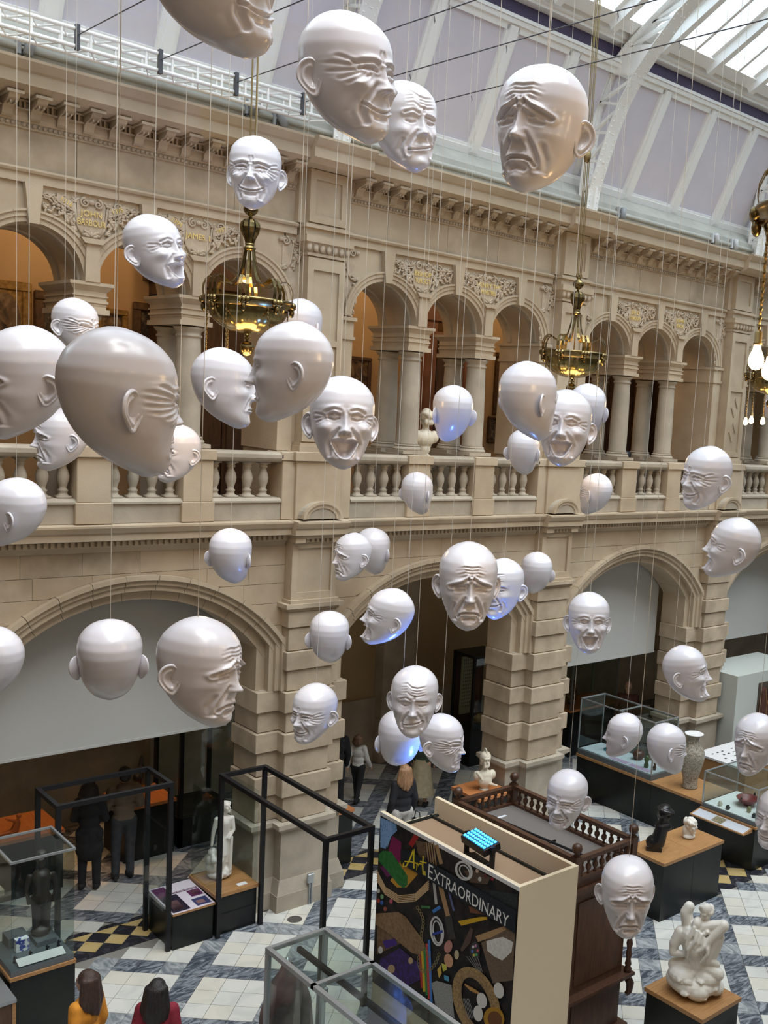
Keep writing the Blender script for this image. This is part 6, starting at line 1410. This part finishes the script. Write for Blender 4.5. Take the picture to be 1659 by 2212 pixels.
# ================================================================== PEOPLE
def person(xy, H, face, label, top, legs, hair, shoe=(.012, .012, .014), hairlen=0, bald=False, stride=0.0, coat=None, skirt=None, hood=False, arms='down', scarf=None, sex=0, z=0):
    k = H/1.75; at = (xy[0], xy[1], z)
    t = empty('person', at, label, 'person'); sc = lambda p: tuple(q*k for q in p)
    sw = .175-.02*sex; hw = .095+.01*sex
    sh = {s: Vector((s*sw, 0, 1.42)) for s in (-1, 1)}
    hip = {s: Vector((s*hw, 0, .92)) for s in (-1, 1)}
    st_ = stride
    kn = {s: Vector((s*.10, -.10*st_*s-.02, .50)) for s in (-1, 1)}; an = {s: Vector((s*.105, -.24*st_*s+(.06*st_ if s > 0 else 0), .085+(.05*st_ if s < 0 else 0))) for s in (-1, 1)}
    if arms == 'down':
        el = {s: Vector((s*(sw+.06), .03+.10*st_*s, 1.14)) for s in (-1, 1)}; wr = {s: Vector((s*(sw+.075), -.06+.18*st_*s, .90)) for s in (-1, 1)}
    else:
        el = {s: Vector((s*(sw+.07), .0, 1.15)) for s in (-1, 1)}; wr = {s: Vector((s*.10, -.24, 1.08)) for s in (-1, 1)}
    b = MB()
    def cap(m, a, c, r1, r2): m.cap(Vector(a)*k, Vector(c)*k, r1*k, r2*k)
    def ell(m, c, r, rot=None): m.ell(Vector(c)*k, tuple(q*k for q in r), 14, 10, rot)
    def legs_(m, e):
        for s in (-1, 1): cap(m, hip[s], kn[s], .085+e, .058+e); cap(m, kn[s], an[s], .056+e, .040+e)
        ell(m, (0, 0, .95), (.16+e, .105+e, .11+e))
    def torso_(m, e, armto=1):
        ell(m, (0, 0, .96), (.155+e, .10+e, .11+e)); ell(m, (0, 0, 1.10), (.135+e, .092+e, .14)); ell(m, (0, 0, 1.29), (.155+e, .105+e, .15)); ell(m, (0, .0, 1.41), (sw-.01+e, .075+e, .055+e))
        for s in (-1, 1): cap(m, sh[s], el[s], .052+e, .043+e); cap(m, el[s], el[s].lerp(wr[s], armto), .042+e, .030+e)
    torso_(b, 0); legs_(b, 0); cap(b, (0, .01, 1.44), (0, 0, 1.53), .05, .048)
    head_shape(b, Vector((0, 0, 1.635))*k, k*1.02)
    for s in (-1, 1): ell(b, an[s]+Vector((0, -.06, -.045)), (.042, .11, .035)); ell(b, wr[s]+(wr[s]-el[s]).normalized()*.05, (.028, .036, .045))
    me = evalmesh(b, 'person_body', M_skin, .015*k, 4)
    f = MB()
    for s in (-1, 1):
        d = (wr[s]-el[s]).normalized(); side = Vector((0, 1, 0)) if abs(d.y) < .7 else Vector((0, 0, 1)); base = wr[s]+d*.075
        for q in range(4):
            o_ = base+side*(-.027+q*.018); ln = (.062, .072, .068, .055)[q]; a = o_+d*ln*.55+Vector((-s*.006, 0, 0)); c_ = o_+d*ln+Vector((-s*.018, -.004, 0))
            f.tube([o_*k, a*k, c_*k], [.0095*k, .009*k, .007*k], 8)
        th = wr[s]+d*.03+side*(-.034); f.tube([th*k, (th+d*.03+side*(-.016))*k, (th+d*.055+side*(-.014))*k], [.011*k, .010*k, .008*k], 8)
    n0 = len(me.vertices)
    bm_ = bmesh.new(); bm_.from_mesh(me); fm = f.mesh('f'); bm_.from_mesh(fm); bm_.to_mesh(me); bm_.free(); bpy.data.meshes.remove(fm)
    me.polygons.foreach_set('use_smooth', [True]*len(me.polygons)); body = bpy.data.objects.new('body', me); link(body, t, at)
    for s in (-1, 1): MB().ell(Vector((s*.033, -.086, 1.652))*k, (.013*k, .008*k, .007*k), 10, 6).build('eye', M_black, body, at, smooth=True)
    def cm(c): return mat('cloth_%d' % len(MATS), c, .85, col2=tuple(min(1, q*1.25+.004) for q in c), scale=12, bump=.1, bscale=60)
    g = MB(); torso_(g, .022, .93)
    if coat: 
        ell(g, (0, 0, .80), (.19, .14, .30)); ell(g, (0, 0, .68), (.21, .155, .22))
    if hood: ell(g, (0, .085, 1.45), (.12, .07, .075)); ell(g, (0, .0, 1.48), (.10, .085, .05))
    o = bpy.data.objects.new('jacket' if coat or hood else 'jumper', evalmesh(g, 'top', cm(top), .016*k, 5)); link(o, t, at)
    if skirt:
        q = MB(); n = 36; pr = [(.15, 1.0), (.18, .88), (.21, .7), (.25, .45), (.28, .26)]
        for i in range(n):
            a = 2*PI*i/n
            for r, zz in pr: w_ = 1+.05*math.sin(9*a)*(1-zz); q.v.append((r*w_*math.cos(a)*k, r*.8*w_*math.sin(a)*k, zz*k))
        for i in range(n):
            j = (i+1) % n
            for u in range(4): q.f.append((i*5+u, i*5+u+1, j*5+u+1, j*5+u))
        q.build('skirt', cm(skirt), t, at, smooth=True)
    else:
        g = MB(); legs_(g, .018); o = bpy.data.objects.new('trousers', evalmesh(g, 'trousers', cm(legs), .016*k, 5)); link(o, t, at)
    for s in (-1, 1):
        g = MB(); ell(g, an[s]+Vector((0, -.06, -.045)), (.050, .13, .042)); ell(g, an[s]+Vector((0, .02, -.02)), (.05, .06, .06)); o = bpy.data.objects.new('shoe', evalmesh(g, 'shoe', cm(shoe), .012*k, 3)); link(o, t, at)
    g = MB()
    if not bald:
        ell(g, (0, .018, 1.672), (.092, .108, .100)); ell(g, (0, .05, 1.62), (.085, .075, .085))
        if hairlen:
            for q in range(7):
                a = -1.3+q*.43; w3 = .012*math.sin(q*2.3); cap(g, (.082*math.sin(a), .02+.075*math.cos(a), 1.67), (.115*math.sin(a)+w3, .03+.095*math.cos(a), 1.60-hairlen*.45), .045, .042); cap(g, (.115*math.sin(a)+w3, .03+.095*math.cos(a), 1.60-hairlen*.45), (.118*math.sin(a)-w3, .035+.10*math.cos(a), 1.60-hairlen*(.85+.15*math.cos(3*a))), .042, .022)
            ell(g, (0, .085, 1.60-hairlen*.5), (.10, .05, .06+hairlen*.45))
        o = bpy.data.objects.new('hair', evalmesh(g, 'hair', mat('hair_%d' % len(MATS), hair, .45, col2=tuple(q*1.8+.01 for q in hair), scale=30, stretch=(3, 3, .4), bump=.4, bscale=50), .012*k, 2)); link(o, t, at)
    else:
        ell(g, (0, .045, 1.60), (.078, .062, .055)); o = bpy.data.objects.new('hair', evalmesh(g, 'hair', mat('hair_%d' % len(MATS), hair, .7), .012*k, 2)); link(o, t, at)
    if scarf:
        MB().tube([(.085*math.cos(a)*k, (.01+.075*math.sin(a))*k, (1.47+.02*math.sin(a))*k) for a in np.linspace(0, 2*PI, 20)], .035*k, 8).build('scarf', cm(scarf), t, at, smooth=True)
    t.rotation_euler = (0, 0, face); return t
def away(p, d=0.0): return view_rot(p)+PI+d      # local -y (front) points away from the viewer
person((5.62, 14.92), 1.66, away((5.6, 15), -.2), 'person in a long black coat with black hair, back turned, under the left arch', (.008, .008, .010), (.008, .008, .010), (.010, .008, .008), coat=True, hairlen=.12, sex=1, arms='front')
person((6.14, 14.98), 1.75, away((6.1, 15), .25), 'person in a grey brown hoodie and dark jeans standing under the left arch', (.13, .10, .07), (.035, .038, .045), (.012, .010, .010), hood=True, arms='front')
p3 = on_z(727, 1560, 1.76)
person((p3.x, p3.y), 1.76, away((p3.x, p3.y), .3), 'man in black jumper with cropped hair walking away beside the first pier', (.006, .006, .008), (.008, .008, .010), (.05, .03, .02), bald=True, stride=.4)
person((10.72, 15.60), 1.30, away((10.7, 15.6), -.5), 'child in a white jumper and black leggings walking by the first pier', (.55, .54, .52), (.010, .010, .012), (.10, .055, .03), hairlen=.10, stride=.9, sex=1)
p5 = on_z(874, 1652, 1.66)
pw = person((p5.x, p5.y), 1.66, away((p5.x, p5.y), .5), 'woman in black jacket and white trousers with a dark bag below the head cluster', (.008, .008, .012), (.42, .40, .38), (.22, .12, .06), hairlen=.26, sex=1)
bg_ = empty('handbag', (p5.x+.2, p5.y-.22, 0), 'dark handbag held beside the white trousers', 'bag')
ps_ = Vector((p5.x+.16, p5.y-.20, 0))
MB().box(-.03, .03, -.11, .11, .55, .78).build('bag_body', M_black, bg_, ps_, bevel=.015); MB().tube([(0, -.08, .77), (0, -.05, .90), (0, .05, .90), (0, .08, .77)], .008, 6).build('bag_strap', M_black, bg_, ps_)
person((11.55, 14.75), 1.62, away((11.5, 14.7), -.3), 'person in dark top and long beige skirt mostly hidden behind the head cluster', (.02, .035, .02), (.1, .1, .1), (.03, .02, .015), skirt=(.33, .28, .18), sex=1, hairlen=.1)
person((3.70, 9.86), 1.66, away((3.7, 9.86), .9), 'woman with long dark brown hair in a mustard top at the bottom edge', (.55, .22, .02), (.03, .03, .05), (.030, .014, .010), hairlen=.30, sex=1)
person((4.19, 9.35), 1.63, away((4.19, 9.35), -.25), 'woman with long black hair in a dark red coat at the bottom edge', (.18, .010, .025), (.02, .02, .025), (.008, .006, .007), hairlen=.34, scarf=(.02, .09, .10), sex=1)
person((16.95, 14.5), 1.72, view_rot((16.95, 14.5))-.1, 'bald man in a dark rust coat standing in shadow under the middle blind', (.05, .014, .008), (.015, .015, .015), (.03, .02, .015), bald=True, coat=True)
